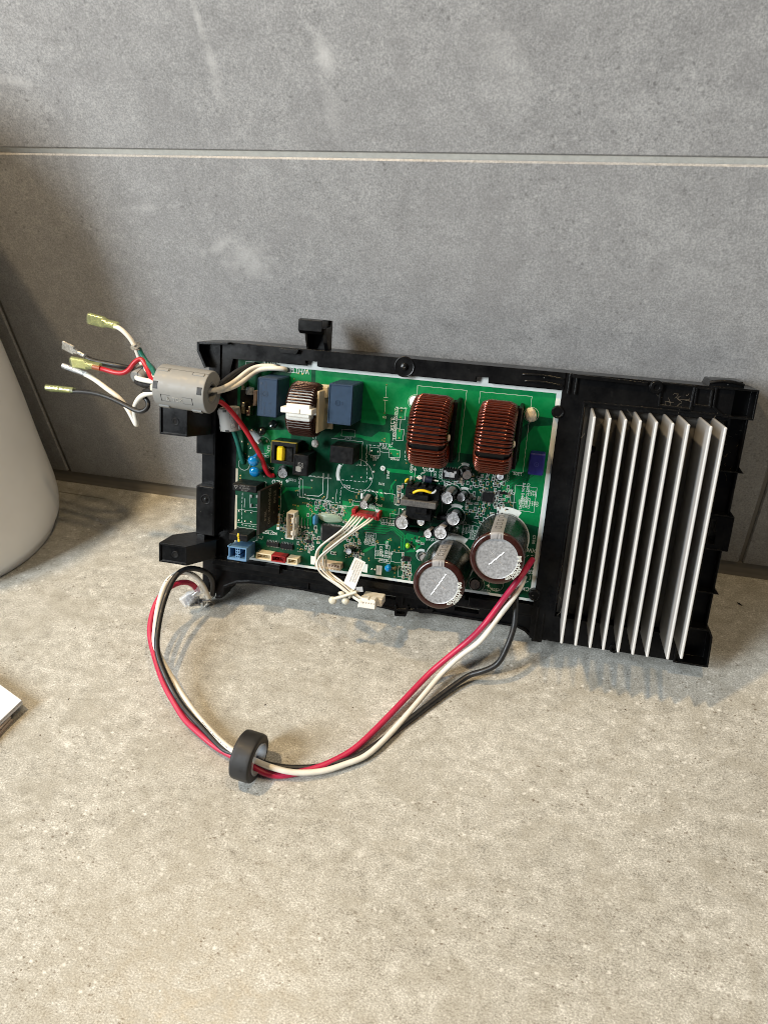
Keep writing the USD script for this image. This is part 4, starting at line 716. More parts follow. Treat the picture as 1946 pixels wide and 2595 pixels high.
# big electrolytic capacitors
def big_can(cx, cy, H, rr, lab, flip, tilt):
    dx, dy = tilt
    c = obj('big_capacitor', lathe([(rr - 0.4, 0), (rr, 0.6), (rr, 6.0)] + [(rr, H - 2.6), (rr - 0.3, H - 1.3), (rr - 0.9, H - 0.5), (rr - 2.0, H - 0.05), (rr - 4.2, H)], 72, (cx, cy, 0)), FILM, U, smooth=40, label=lab)
    obj('top_sleeve', lathe([(rr + 0.06, H - 2.6), (rr + 0.06, H - 2.2), (rr - 0.25, H - 1.2), (rr - 0.85, H - 0.4), (rr - 2.0, H + 0.05), (rr - 3.9, H + 0.08), (rr - 3.95, H - 0.2)], 72, (cx, cy, 0)), SLEEVE, c, smooth=40)
    obj('can_top', [lathe([(0, H - 0.9), (rr - 5.2, H - 0.9), (rr - 3.9, H - 0.25)], 64, (cx, cy, 0))], CANTOP, c, smooth=30)
    # stamped vent cross
    a = math.radians(62 if not flip else 48)
    d1, d2 = np.array([math.cos(a), math.sin(a)]), np.array([-math.sin(a), math.cos(a)])
    L1 = 9.4 if not flip else 6.6
    grooves = [rod((cx - d1[0] * L1, cy - d1[1] * L1, H - 0.98), (cx + d1[0] * L1, cy + d1[1] * L1, H - 0.98), 0.34, 8), rod((cx - d2[0] * 6.4, cy - d2[1] * 6.4, H - 1.02), (cx + d2[0] * 6.4, cy + d2[1] * 6.4, H - 1.02), 0.24, 8)]
    if flip:
        for q in (-5.0, 5.0):
            for s in (-0.6, 0.6):
                p = np.array([cx, cy]) + d2 * q + d2 * s; grooves.append(rod((p[0] - d1[0] * 1.6, p[1] - d1[1] * 1.6, H - 1.0), (p[0] + d1[0] * 1.6, p[1] + d1[1] * 1.6, H - 1.0), 0.2, 6))
    obj('vent_score', grooves, plain('bright_score', (0.85, 0.85, 0.86), 0.25, metal=0.8) if not stage.GetPrimAtPath('/World/Looks/bright_score') else UsdShade.Material.Get(stage, '/World/Looks/bright_score'), c, smooth=40)
    # grey stripe with printed marks: down the side towards the top of the board and onto the top
    a0 = math.radians(96); half = 0.235
    def side(b, h, o): return (cx + (rr + o) * math.cos(b), cy + (rr + o) * math.sin(b), h)
    bs = np.linspace(a0 - half, a0 + half, 9); hs = [3, 12, 22, 32, 42, H - 2.7]
    V = [side(b, h, 0.12) for h in hs for b in bs]; Fc = []
    prof_ = [(rr - 0.15, H - 1.1), (rr - 0.75, H - 0.28), (rr - 2.0, H + 0.17), (rr - 4.3, H + 0.2)]
    for pr_, hh in prof_: V += [(cx + pr_ * math.cos(b), cy + pr_ * math.sin(b), hh) for b in (bs - a0) * rr / pr_ * (1 if pr_ > rr - 1 else 0.97) + a0]
    nr = len(hs) + len(prof_)
    for i in range(nr - 1):
        for j in range(8): k = i * 9 + j; Fc += [(k, k + 1, k + 10), (k, k + 10, k + 9)]
    st = trimesh.Trimesh(np.array(V), np.array(Fc), process=False); st.invert() if False else None
    obj('stripe', st, GREYS, c, smooth=40)
    marks = []
    def loop_on(hc, hh, wv, rnd_=0.8):
        pg = Polygon([(-wv, hc - hh), (wv, hc - hh), (wv, hc + hh), (-wv, hc + hh)]).buffer(rnd_)
        ring = np.array(pg.exterior.simplify(0.05).coords)[:-1]
        marks.append(tube([side(a0 + q[0] / rr, q[1], 0.16) for q in ring], 0.17, 6, True))
    for hc in (9, 19.5, 29.0, 38.5): loop_on(hc, 1.7, 1.1)
    marks.append(tube([(cx + q * 0.1 + (1.15 * sx) * 1, cy + rad_, hz) for (q, sx, rad_, hz) in [(0, -1, rr - 4.6, H + 0.24), (0, -1, rr - 2.2, H + 0.22), (0, -1, rr - 1.2, H - 0.2), (0, -0.6, rr - 0.75, H - 0.5), (0, 0.6, rr - 0.75, H - 0.5), (0, 1, rr - 1.2, H - 0.2), (0, 1, rr - 2.2, H + 0.22), (0, 1, rr - 4.6, H + 0.24)]], 0.17, 6))
    obj('stripe_mark', [place(m_, (0, 0, 0), (1, 0, 0), (0, 1, 0), (0, 0, 1)) for m_ in marks], INK, c)
    # lettering round the rim
    t_ = []
    def arc_text(s, rad, h, a_mid, step):
        n = len(s)
        for i, ch in enumerate(s):
            if ch == ' ': continue
            b = math.radians(a_mid + (i - (n - 1) / 2) * step)
            t_.append(put_text(ch, h, (cx + rad * math.cos(b), cy + rad * math.sin(b), H + 0.1), math.degrees(b) + 90, 0.06, True))
    arc_text('450V600µF(M)', rr - 3.4, 2.5, -22, 6.6)
    arc_text('86M088', rr - 1.35, 1.6, -31, 5.4)
    obj('white_lettering', t_, SILK, c)
    return c
big_can(173.6, -136.8, 51, 18.3, 'large brown sleeved electrolytic capacitor overhanging the lower board edge', False, (0, 0))
big_can(211.4, -111.8, 51, 18.7, 'large brown sleeved electrolytic capacitor next to the red lead', True, (0, 0))
def arc_patch(cx, cy, r0, r1, a0, a1):
    b = np.radians(np.linspace(a0, a1, 14)); return prism([(cx + r1 * math.cos(q), cy + r1 * math.sin(q)) for q in b] + [(cx + r0 * math.cos(q), cy + r0 * math.sin(q)) for q in b[::-1]], 0.04, 0.085)
for q in [arc_patch(174, -136.6, 18.4, 23.2, 58, 122), arc_patch(211.9, -111.6, 18.6, 23.6, 62, 108), prism(Point(174, -136.6).buffer(19.0).difference(Point(174, -136.6).buffer(18.1)), 0.04, 0.085), prism(Point(211.9, -111.6).buffer(19.2).difference(Point(211.9, -111.6).buffer(18.3)), 0.04, 0.085)]: obj('outline_print', q, SILK, B)
obj('glue', blob((193.5, -124.0, 3), (3.6, 4.6, 4.6), 12), GLUE, B, smooth=True)
# small electrolytic capacitors: foot on the board, top in space
def can(foot, top, r, lab=None, mtop=CANSM, wedge=True, stripe_deg=80, vent=True):
    f_, t_ = np.array(foot, float), np.array(top, float); x, y, d = frame_of(t_ - f_); L = np.linalg.norm(t_ - f_)
    c = obj('small_capacitor', lathe([(0, 0), (r - 0.2, 0), (r, 0.4), (r, 1.0), (r - 0.25, 1.4), (r, 1.8), (r, L - 0.6), (r - 0.15, L - 0.2), (r - 0.5, L), (r * 0.78, L)], 32, f_, d), SLEEVEB, U, smooth=40, label=lab)
    obj('can_top', lathe([(0, L - 0.12), (r * 0.72, L - 0.12), (r * 0.79, L + 0.02)], 28, f_, d), mtop, c, smooth=30)
    if vent:
        a = rnd.uniform(0, 3.14); q1 = x * math.cos(a) + y * math.sin(a); q2 = x * math.cos(a + 1.05) + y * math.sin(a + 1.05); q3 = x * math.cos(a + 2.2) + y * math.sin(a + 2.2)
        ctr = f_ + d * (L - 0.1)
        obj('vent_score', [rod(ctr - q1 * r * .1, ctr + q1 * r * .68, r * 0.05, 6), rod(ctr, ctr + q2 * r * .66, r * 0.05, 6), rod(ctr, ctr - q3 * r * .66, r * .05, 6)], INKG, c)
    if wedge:
        e1 = np.array([math.cos(math.radians(stripe_deg)), math.sin(math.radians(stripe_deg)), 0]); e1 = e1 - d * (e1 @ d); e1 /= np.linalg.norm(e1); e2 = np.cross(d, e1)
        V, Fc = [], []
        for h, rad in ((1.9, r + .05), (L - 0.6, r + .05), (L - 0.1, r - 0.1), (L + 0.05, r - 0.5), (L + 0.06, r * 0.78)):
            for b in np.linspace(-0.42, 0.42, 6): V.append(f_ + d * h + rad * (math.cos(b) * e1 + math.sin(b) * e2))
        for i in range(4):
            for j in range(5): k = i * 6 + j; Fc += [(k, k + 1, k + 7), (k, k + 7, k + 6)]
        obj('stripe', trimesh.Trimesh(np.array(V), np.array(Fc), process=False), GREYS, c, smooth=40)
    return c
SLEEVEB = plain('black_can_sleeve', (0.004, 0.004, 0.0045), 0.26, vary=0.2, spec=0.3)
can((171,-82.1,0), (169.9,-82.1,20), 5.0); can((179.8,-83.2,0), (179,-82.4,12), 3.6); can((175.3,-100,0), (174.9,-99,13), 5.6)
can((168.6,-110.5,0), (167.1,-109.5,17), 5.6); can((138.8,-105.8,0), (138,-105.8,17), 5.8); can((152.5,-104.7,0), (151.4,-104.2,13), 3.4); can((159,-113.5,0), (157.2,-113.1,12), 3.6)
can((108,-94.4,0), (109,-95.4,19), 3.6); can((97.6,-137.1,0), (97.4,-136,10), 2.9, vent=False, wedge=False); can((178.4,-65.1,0), (181.3,-65.9,9), 4.0, mtop=plain('dull_can_top', (0.42, 0.36, 0.33), 0.4, metal=0.6)); can((205.9,-65.7,0), (205,-64.3,8), 3.1, vent=False, wedge=False)
can((152.6,-134.7,0), (155.1,-133.1,9), 3.2, vent=False); can((196.9,-150.5,0), (196,-147,12), 4.4, wedge=False, mtop=UsdShade.Material.Get(stage, '/World/Looks/dull_can_top')); can((39.2,-81.1,0), (42.4,-81.3,11), 4.2)
for q in [prism(Point(p[0], p[1]).buffer(r).difference(Point(p[0], p[1]).buffer(r - 0.35)), 0.04, 0.08) for p, r in (((171,-81.8,0), 6.3), ((179.9,-83.1,0), 4.6), ((175.3,-99.9,0), 7.2), ((178.3,-65.6,0), 5.2), ((152.5,-134.7,0), 4.2))] + [arc_patch(*(175.3,-99.9,0)[:2], 7.0, 9.4, 60, 118), arc_patch(*(179.9,-83.1,0)[:2], 4.6, 6.2, 60, 120), arc_patch(*(171,-81.8,0)[:2], 6.2, 8.0, 140, 178), arc_patch(*(178.3,-65.6,0)[:2], 5.2, 6.8, 60, 115), arc_patch(*(152.5,-134.7,0)[:2], 4.2, 5.6, 70, 150), arc_patch(*(108.7,-93.6,0)[:2], 5.8, 7.2, 160, 200)]: obj('outline_print', q, SILK, B)
# relays and dark boxes
def block(name, fb, w, m, lab=None, c=0.5, lines=(), h=1.6, deg=0, mt=INKG, w0=0.3):
    u0, u1, v0, v1 = fb
    n = obj(name, cbox(u0, u1, v0, v1, w0, w, c), m, U, label=lab)
    if lines: obj('lettering', grid_text(lines, h, ((u0 + u1) / 2, (v0 + v1) / 2), deg, w), mt, n)
    return n
block('relay', (80.9,98.8,-66.3,-53.4), 19, BLACK2, 'long black relay in the middle of the board'); n = block('relay', (53.2,65.2,-79.0,-63.0), 20, BLACK2, 'upright black relay beside the yellow transformer', lines=('HSN', '00X'), h=1.6, deg=90)
u0, u1, v0, v1 = 53.2,65.2,-79.0,-63.0
obj('raised_rim', prism(Polygon([(u0 + 1, v0 + 1), (u1 - 1, v0 + 1), (u1 - 1, v1 - 1), (u0 + 1, v1 - 1)]).difference(Polygon([(u0 + 1.4, v0 + 1.4), (u1 - 1.4, v0 + 1.4), (u1 - 1.4, v1 - 1.4), (u0 + 1.4, v1 - 1.4)])), 20, 20.2), BLACK2, n)
obj('emblem', prism([(u0 + 2.6, v0 + 3.4), (u0 + 5.2, v0 + 2.8), (u0 + 6.6, v0 + 3.4), (u0 + 6.4, v0 + 6.6), (u0 + 4.4, v0 + 7.2), (u0 + 2.5, v0 + 6.6)], 20, 20.15), INKG, n)
n = block('relay', (4.6,24.3,-97.7,-92.2), 17, BLACK2, 'flat black relay with grey print at the left board edge', lines=('G5NB-1A', '3A 250VAC', 'DC12V'), h=1.15)
u0, u1, v0, v1 = 4.6,24.3,-97.7,-92.2
obj('emblem', [prism(Polygon([(u0 + 1.2, v1 - 1.4), (u0 + 4.6, v1 - 1.4), (u0 + 2.9, v1 - 4.0)]).difference(Polygon([(u0 + 1.2, v1 - 1.4), (u0 + 4.6, v1 - 1.4), (u0 + 2.9, v1 - 4.0)]).buffer(-0.3)), 17, 17.1)], INKG, n)
obj('jumper_pin', [cbox(p[0] - .8, p[0] + .8, p[1] - 1.3, p[1] + 1.3, 0, 1.2, 0.2) for p in ((13.7,-105.1,0), (18.5,-104.8,0), (13.6,-112.7,0), (18.4,-112.4,0))], STEEL, B)
# yellow transformer
u0, u1, v0, v1 = 35.4,54.3,-72.4,-55.8
n = obj('transformer', [prism(Polygon([(u0, v0), (u1, v0), (u1, v1), (u0, v1)]).difference(Polygon([(u0 + 2.4, v0 + 2.6), (u1 - 1.5, v0 + 2.6), (u1 - 1.5, v1 - 2.8), (u0 + 2.4, v1 - 2.8)])), 1, 18)], BLACK2, U, label='small transformer with yellow tape and a black core')
obj('edge_strip', [cbox(u0 - .25, u1 + .2, v1 - 0.1, v1 + 0.25, 14.6, 17.8, 0.1), cbox(u1, u1 + .3, v0 + 6, v1, 14.0, 17.6, 0.1), cbox(u0 - .3, u0, v0, v1, 6, 17.7, 0.1)], YELLOWD, n)
q0, q1, r0, r1 = 38.7,45.0,-71.3,-59.2
obj('tape', cbox(q0, q1, r0, r1, 2, 17.2, 1.6), YELLOW, n)
obj('winding', cbox(q1 + .8, u1 - 1.6, r0 - .4, r1 + .3, 2, 16.4, 1.6), plain('black_tape', (0.012, 0.012, 0.012), 0.2, coat=0.4), n)
# blue disc suppressors
for i, (p, w, rr) in enumerate((((18.6,-74.4,13), 13, 4.2), ((18.8,-83.4,10), 10, 4.3))):
    d = np.array([0.12, -0.35, 1.0]); d /= np.linalg.norm(d)
    n = obj('disc_capacitor', lathe([(0, -2.2), (rr * .7, -1.9), (rr, -0.6), (rr * 1.02, 0.3), (rr * .85, 1.6), (rr * .5, 2.3), (0, 2.5)], 36, (p[0], p[1], w - 2.2), d), BLUEC, U, smooth=True, label=('glossy blue disc capacitor with a drip of lacquer on top', 'glossy blue disc capacitor beside the red lead')[i])
    obj('neck', rod((p[0] + 0.9, p[1] + 3.0, w - 3), (p[0] + 2.2, p[1] + 6.0, w - 5), 1.9, 14, 0.5) if i == 0 else rod((p[0] + 2, p[1] + 1, w - 3), (p[0] + 6, p[1] + 0.2, 0), 1.0, 10, 0.4), BLUEC, n, smooth=True)
    obj('pin', [rod((p[0] + 3, p[1] + k, w - 4), (p[0] + 4, p[1] + k, 0), 0.3, 8) for k in (-1.4, 1.4)], STEEL, n)
# upright module with FGL print
uB = (35.4,-122.5,0)[0]; lean = (32.8,-121.3,34)[0]
vt, vb = (35.3,-90.9,20)[1], (34.9,-124.3,20)[1]
n = obj('hybrid_module', to_tm(m3.Manifold.hull_points(np.array([(uB + a, v, 1.0) for a in (-1.1, 1.1) for v in (vt, vb)] + [(lean + a, v, 34) for a in (-1.1, 1.1) for v in (vt, vb)]))), BROWNIC, U, label='dark brown upright module with orange-grey print')
sl = np.array([lean - uB, 0, 33.0]); sl /= np.linalg.norm(sl); nn = np.cross([0, -1.0, 0], sl); nn = -nn if nn[0] < 0 else nn
def on_mod(s, h, frac, vv):
    o = np.array([uB, vv, 1.0]) + np.array([lean - uB, 0, 33.0]) * frac + nn * 1.1
    return place(text(s, h, 0.06), o, (0, 1, 0), -sl if np.cross((0, 1.0, 0), -sl) @ nn > 0 else sl, nn)
obj('lettering', [on_mod('FGL', 3.4, 0.70, vb + 12.5), on_mod('GK-30434E4', 3.2, 0.50, (vt + vb) / 2 + 1.5), on_mod('8913', 3.0, 0.22, vt - 10), on_mod('o', 2.0, 0.24, vb + 11)], plain('tan_ink', (0.30, 0.26, 0.20), 0.6), n)
obj('pin', [cbox(p[0] - .5, p[0] + .9, p[1] - .7, p[1] + .7, 0, 1.0, 0.2) for p in ((36.2,-119.3,0), (36.2,-121.6,0), (36.3,-124.4,0), (36.3,-126.7,0), (36.3,-95.8,0), (36.4,-103,0), (36.3,-110.3,0), (36.3,-112.8,0))], GOLD, n)
# connectors
def open_box(name, fb, w, wall_, m, lab, pins=0, vertical=False, depth=6.0, pinm=None, extra=None, wb=0.2):
    u0, u1, v0, v1 = fb
    o = Polygon([(u0, v0), (u1, v0), (u1, v1), (u0, v1)]); i = Polygon([(u0 + wall_, v0 + wall_), (u1 - wall_, v0 + wall_), (u1 - wall_, v1 - wall_), (u0 + wall_, v1 - wall_)])
    n = obj(name, [prism(o.difference(i), wb, w), prism(o.buffer(-0.1), wb, w - depth)] + (extra or []), m, U, label=lab)
    for k in range(pins):
        f = (k + 0.5) / pins
        p = ((u0 + u1) / 2, v0 + wall_ + f * (v1 - v0 - 2 * wall_)) if vertical else (u0 + wall_ + f * (u1 - u0 - 2 * wall_), (v0 + v1) / 2)
        obj('pin', cbox(p[0] - .32, p[0] + .32, p[1] - .32, p[1] + .32, w - depth, w - 1.0, 0.15), pinm or GOLD, n)
    return n
fb = (46.4,53.1,-133.1,-111.7); fb = (fb[0] + 0.2, fb[1] - 0.2, fb[2] + .2, fb[3] - .2)
n = open_box('socket', fb, 10, 0.8, WHITEP, 'tall white seven pin socket standing upright', 7, True, 7)
for q in ((fb[3] - 8.5, fb[3] - 3), (fb[2] + 3, fb[2] + 7.5)): obj('latch', cbox(fb[1] - 0.2, fb[1] + 1.2, q[0], q[1], 2, 9, 0.3), WHITEP, n)
obj('clip', [cbox(fb[1] - 2.2, fb[1] - 0.4, fb[3] - 8.0, fb[3] - 3.4, 9.6, 10.5, 0.3), cbox(fb[1] - 2.2, fb[1] - 0.4, fb[2] + 3.4, fb[2] + 7.0, 9.6, 10.5, 0.3)], WHITEP, n)
open_box('socket', (22.3,34.9,-153.4,-148.2), 9, 0.9, IVORY, 'wide ivory four pin socket beside the blue socket', 4, False, 6, IVORY)
open_box('socket', (35.1,46.4,-153.6,-148.4), 9, 0.9, REDP, 'red four pin socket between two ivory sockets', 4, False, 6, REDP)
open_box('socket', (48.1,56.4,-153.8,-148.8), 9, 0.9, IVORY, 'narrow ivory two pin socket right of the red one', 2, False, 6, IVORY)
fb = (79.8,91.1,-153.6,-148.3)
n = open_box('socket', (70.8,91.2,-153.6,-148.7), 8, 0.7, plain('tan_nylon', (0.56, 0.45, 0.33), 0.5, bevel=0.0003), 'tan socket with slotted front behind the white wires', 0, False, 2.0)
obj('pin', [prism(LineString([(fb[0] + 1.0 + 2.3 * k, fb[3] - 1.4), (fb[0] + 2.2 + 2.3 * k, fb[3] - 2.0), (fb[0] + 1.6 + 2.3 * k, fb[2] + 2.0)]).buffer(0.25), 6.0, 6.6) for k in range(5)], plain('dull_copper', (0.25, 0.13, 0.09), 0.4, metal=0.6), n)
obj('notch', [cbox(fb[0] + 2.5 * k + .3, fb[0] + 2.5 * k + 1.3, fb[2] - 0.1, fb[2] + .9, 7.8, 8.4, 0.1) for k in range(5)], IVORY, n)
fb = (2.9,17.8,-152.8,-142.8)
u0, u1, v0, v1 = fb; um = (u0 + u1) / 2
n = open_box('socket', fb, 18, 1.0, BLUEK, 'light blue square socket at the lower board corner', 0, False, 13)
obj('key_post', [prism(Polygon([(um - 1.9, v1 - 5.4), (um + 1.9, v1 - 5.4), (um + 1.9, v1 - .8), (um - 1.9, v1 - .8)]).difference(unary_union([Polygon([(um + a, v1 + b), (um + a + .9, v1 + b), (um + a + .9, v1 + b + 1.2), (um + a, v1 + b + 1.2)]) for a in (-1.3, .4) for b in (-4.6, -2.6)])), 6, 17.6), cbox(um - .5, um + .5, v0 + 3, v1 - 5.2, 6, 17.2, 0.1),
    prism(Polygon([(um - 1.9, v0 + .8), (um + 1.9, v0 + .8), (um + 1.9, v0 + 3.4), (um - 1.9, v0 + 3.4)]).difference(unary_union([Polygon([(um + a, v0 + 1.5), (um + a + .8, v0 + 1.5), (um + a + .8, v0 + 2.7), (um + a, v0 + 2.7)]) for a in (-1.2, .4)])), 6, 17.6)], BLUEK, n)
obj('lip', [cbox(u0 - .9, u0 + .6, v0 - .6, v0 + 1.6, 12, 18.4, 0.2), cbox(u1 - .6, u1 + .3, v0 - .6, v0 + 1.4, 12, 18.4, 0.2), cbox(u0 - .9, u1 + .3, v0 - .9, v0 + .1, 14, 18.4, 0.2), cbox(u0 - .9, u0 + .6, v1 - .9, v1 + .5, 12, 18.4, 0.2)], BLUEK, n)
n = block('plug_housing', (2.4,18.0,-137.9,-132.5), 17, BLACK2, 'black plug housing with a dab of yellow paint')
dab = obj('paint_dab', [blob(q, s_, k, 0.4, 2) for k, (q, s_) in enumerate((((10.3,-132.7,17.1), (0.8, 1.1, .35)), ((10.2,-133.8,17.1), (.9, .7, .35)), ((10.5,-135.5,17.1), (0.5, 1.0, .25)), ((10.8,-137.4,17.1), (0.9, 1.2, .35))))], YELLOW, n, smooth=True)
obj('backshell', cbox(5.8,15.7,-144.5,-142.9, 0.3, 7, 0.3), BLACK2, n)
# chips
def soic(fb, npin, lab, h=2.0, sides='v', mbody=DARKIC, pl=1.5, pw=0.42, name='chip'):
    u0, u1, v0, v1 = fb
    n = obj(name, cbox(u0, u1, v0, v1, 0.25, h, 0.25), mbody, U, label=lab); pins_ = []
    for k in range(npin):
        f = (k + 0.5) / npin
        if 'v' in sides:
            u = u0 + f * (u1 - u0)
            for vv, sg in ((v1, 1), (v0, -1)): pins_ += [cbox(u - pw / 2, u + pw / 2, min(vv, vv + sg * pl), max(vv, vv + sg * pl), 0.05, 0.3, 0.0), cbox(u - pw / 2, u + pw / 2, min(vv, vv + sg * pl * .45), max(vv, vv + sg * pl * .45), 0.1, h * .55, 0.0)]
        if 'u' in sides:
            v = v0 + f * (v1 - v0)
            for uu, sg in ((u1, 1), (u0, -1)): pins_ += [cbox(min(uu, uu + sg * pl), max(uu, uu + sg * pl), v - pw / 2, v + pw / 2, 0.05, 0.3, 0.0), cbox(min(uu, uu + sg * pl * .45), max(uu, uu + sg * pl * .45), v - pw / 2, v + pw / 2, 0.1, h * .55, 0.0)]
    obj('pins', pins_, STEEL, n); return n
soic((27.8,38.1,-143.5,-140.5), 8, 'black sixteen pin chip above the ivory socket'); soic((39.4,49.9,-144.0,-140.4), 8, 'black sixteen pin chip above the narrow ivory socket')
soic((73.1,87.8,-132.9,-120.4), 25, 'large square black processor chip under the white wires', 2.0, 'uv', pl=1.4, pw=0.30)
n = soic((193.6,201.2,-85.7,-78.9), 11, 'small square black chip with pins on four sides', 1.6, 'uv', pl=1.4, pw=0.34)
soic((60.7,64.8,-136.8,-134.3), 4, None, 1.6, 'u', pl=1.2); soic((139.1,143.6,-140.2,-136.5), 4, None, 1.8, 'u', pl=1.3); soic((205.4,211.3,-78.5,-77.0), 1, None, 2.0, 'u', pl=1.8, pw=2.2)
n = soic((162.9,174.6,-71.9,-64.1), 6, 'black power chip with a bare metal pad on top', 3.2, 'v', pl=1.0, pw=0.7)
u0, u1, v0, v1 = 164.7,171.9,-70.2,-66.3
obj('metal_pad', prism(unary_union([Polygon([(u0, v0), (u1, v0), (u1, v1), (u0, v1)])] + [Polygon([(q, (v0 + v1) / 2 + 1.2), (q + 1.6, (v0 + v1) / 2 + 1.2), (q + 1.6, (v0 + v1) / 2 + 2.8), (q, (v0 + v1) / 2 + 2.8)]) for q in (u0 - .9, u1 - .7)]).difference(unary_union([Point(u0 + 3.2 * k_ + 2.5, v1 + .3).buffer(0.8) for k_ in range(6)])), 3.2, 3.4), plain('plated_pad', (0.80, 0.80, 0.80), 0.35, metal=0.6), n)
# axial diode
p, q = np.array((148.1,-73.8,2.5)), np.array((155.6,-74.1,2.5)); dd = (q - p) / np.linalg.norm(q - p)
n = obj('diode', rod(p, q, 2.5, 20), plain('dark_blue_resin', (0.010, 0.014, 0.030), 0.35), U, label='dark axial diode lying on the board'); obj('band', rod(p + dd * 1.2, p + dd * 2.0, 2.54, 20), INKG, n)
obj('pin', [rod(p - dd * 4.4, p, 0.55, 10), rod(q, q + dd * 4.8, 0.55, 10)], GLUE, n)
# switching transformer
u0, u1, v0, v1 = 136.7,162.0,-91.3,-87.5
T = obj('switching_transformer', [cbox(u0 - .6, u1 + .6, v0 - 0.3, v1 + 0.6, 5, 20, 0.5)], GREYC, U, label='switching transformer with a dark grey core and black bobbin')
obj('lettering', grid_text(('9789116612', 'OZ 09d 01 10-8'), 1.75, ((u0 + u1) / 2, (v0 + v1) / 2), 180, 20.0, 1.35), INK, T)
a0, a1, b0, b1 = 139.5,161.0,-84.5,-80.4
obj('bobbin', [cbox(a0 - 1.5, a1 + 2.5, v1 + .6, b1 + 1.6, 0.5, 12.5, 0.4), cbox(a0 + 1.0, a1 - 4.5, v1 + .4, b1 - 2.2, 12, 17.5, 0.8), cbox(a0 + 3.5, a1 - 9, b1 - 2.4, b1 - 0.4, 10, 16, 0.5), cbox(u0 + 3, u1 - 3, v0 - 11.5, v0 - .5, 0.5, 14, 0.5), cbox(u0 + 10, u1 - 6, v0 - 6, v0 - .6, 13, 17, 0.5)] +
    [cbox(a0 - 1.5 + 5.4 * k, a0 + 2.2 + 5.4 * k, b1 - .5, b1 + 3.4, 0.5, 9.0 + (k % 2), 0.5) for k in range(5)], BLACK2, T)
obj('yellow_sleeve', tube(spline([(145,-81.7,18), (148.1,-79.5,19), (152.6,-78.8,19), (157.1,-79.6,18.5), (158.4,-79.9,18)], 20), 0.95, 10), YELLOW, T, smooth=True)
obj('white_sleeve', tube(spline([(157.1,-79.6,18.4), (159.1,-79.8,18.3), (160.4,-79,18), (161,-77.8,17)], 12), 0.8, 10), WHITEP, T, smooth=True)
block('plug_housing', (139.3,149.3,-114.7,-112.7), 7, DARKIC, 'flat black block below the switching transformer'); block('plug_housing', (153.0,157.5,-101.6,-97.9), 9, DARKIC, 'small black block beside the small capacitors'); 
p, q = np.array((161.9,-101.6,3)), np.array((168.7,-101.4,3)); n = obj('diode', rod(p, q, 2.2, 18), DARKIC, U); obj('pin', [rod(p - (q - p) * .35, p, .5, 8), rod(q, q + (q - p) * .12, .5, 8)], STEEL, n)
# little coloured parts
p = (137,-76.4,5); d = np.array([0.35, -0.2, 0.9])
obj('disc_capacitor', lathe([(0, -1.0), (1.6, -0.8), (2.4, 0), (1.6, .9), (0, 1.1)], 24, (p[0], p[1], 4.0), (0.75, -0.55, 0.35)), YELLOW, U, smooth=True, label='tiny yellow disc capacitor')
p = (141.8,-127.1,4)
n = obj('film_drop', blob((p[0], p[1], 3.2), (2.0, 2.3, 2.2), 2, 0.05), LIME, U, smooth=True, label='tiny lime green bead capacitor'); obj('pin', [tube(spline([(p[0] + .5, p[1] + 2, 3.5), (p[0] + 3, p[1] + 1, 3), (p[0] + 4.0, p[1] - 2.2, 0)], 12), 0.28, 7)], STEEL, n)
n = obj('film_drop', cbox(66.6,70.3,-120.3,-111.8, 1.5, 8, 1.6), plain('sky_blue_lacquer', (0.05, 0.22, 0.42), 0.25, coat=0.5), U, smooth=40, label='blue lacquered capacitor beside the clouded sealant')
n = obj('film_drop', cbox(125.7,130.7,-149.5,-144.0, 1.5, 7.5, 1.7), BLUEC, U, smooth=40, label='bright blue lacquered capacitor at the lower board edge'); u0, u1, v0, v1 = 125.7,130.7,-149.5,-144.0; obj('pin', [tube(spline([(u1 - .5, v, 4), (u1 + 3, v + .6, 3.5), (u1 + 5.5, v + 1.0, 0)], 10), 0.3, 7) for v in (v0 + 2, v1 - 2.5)], STEELB, n)
n = obj('film_capacitor', cbox(223.9,234.7,-59.5,-44.0, 0.3, 12, 0.8), BLUEDK, U, label='deep blue film capacitor by the right board edge')
u0, u1, v0, v1 = 223.9,234.7,-59.5,-44.0; cc = ((u0 + u1) / 2, (v0 + v1) / 2)
obj('emblem', [prism(Point(cc).buffer(1.6).difference(Point(cc).buffer(1.3)), 12, 12.1), put_text('A', 1.6, (cc[0], cc[1], 12), 180, 0.1)], plain('pale_blue_ink', (0.05, 0.06, 0.30), 0.5), n)
obj('sealant', [blob((((79,-114.4,0)[0]), (79,-114.4,0)[1], 0.6), (9.6, 3.6, 1.8), 5, 0.25), ], GEL, B, smooth=True)
# dark round parts, arrester and fuse clips in the shaded corner
for p, r_ in (((22.3,-51.7,0), 3.6), ((31.4,-45.5,0), 3.6)):
    obj('disc_capacitor', lathe([(0, -1.4), (r_ * .8, -1.2), (r_, 0), (r_ * .8, 1.2), (0, 1.5)], 28, (p[0], p[1], 5), (0.1, 0.5, 0.85)), plain('black_lacquer', (0.006, 0.010, 0.010), 0.12, coat=0.6) if not stage.GetPrimAtPath('/World/Looks/black_lacquer') else UsdShade.Material.Get(stage, '/World/Looks/black_lacquer'), U, smooth=True)
n = obj('arrester', rod((13.5,-52.8,4), (20.5,-60.3,4), 2.6, 20), CLEARP, U, smooth=40, label='little glass surge arrester'); obj('end_cap', [rod((13,-52.2,4), (14.2,-53.5,4), 2.7, 18), rod((19.5,-59.3,4), (21.3,-60.9,4), 2.7, 18)], STEEL, n)
n = obj("fuse_holder", [cbox(3, 14, -41, -22, 0.3, 2, 0.3)], BLACK2, U)
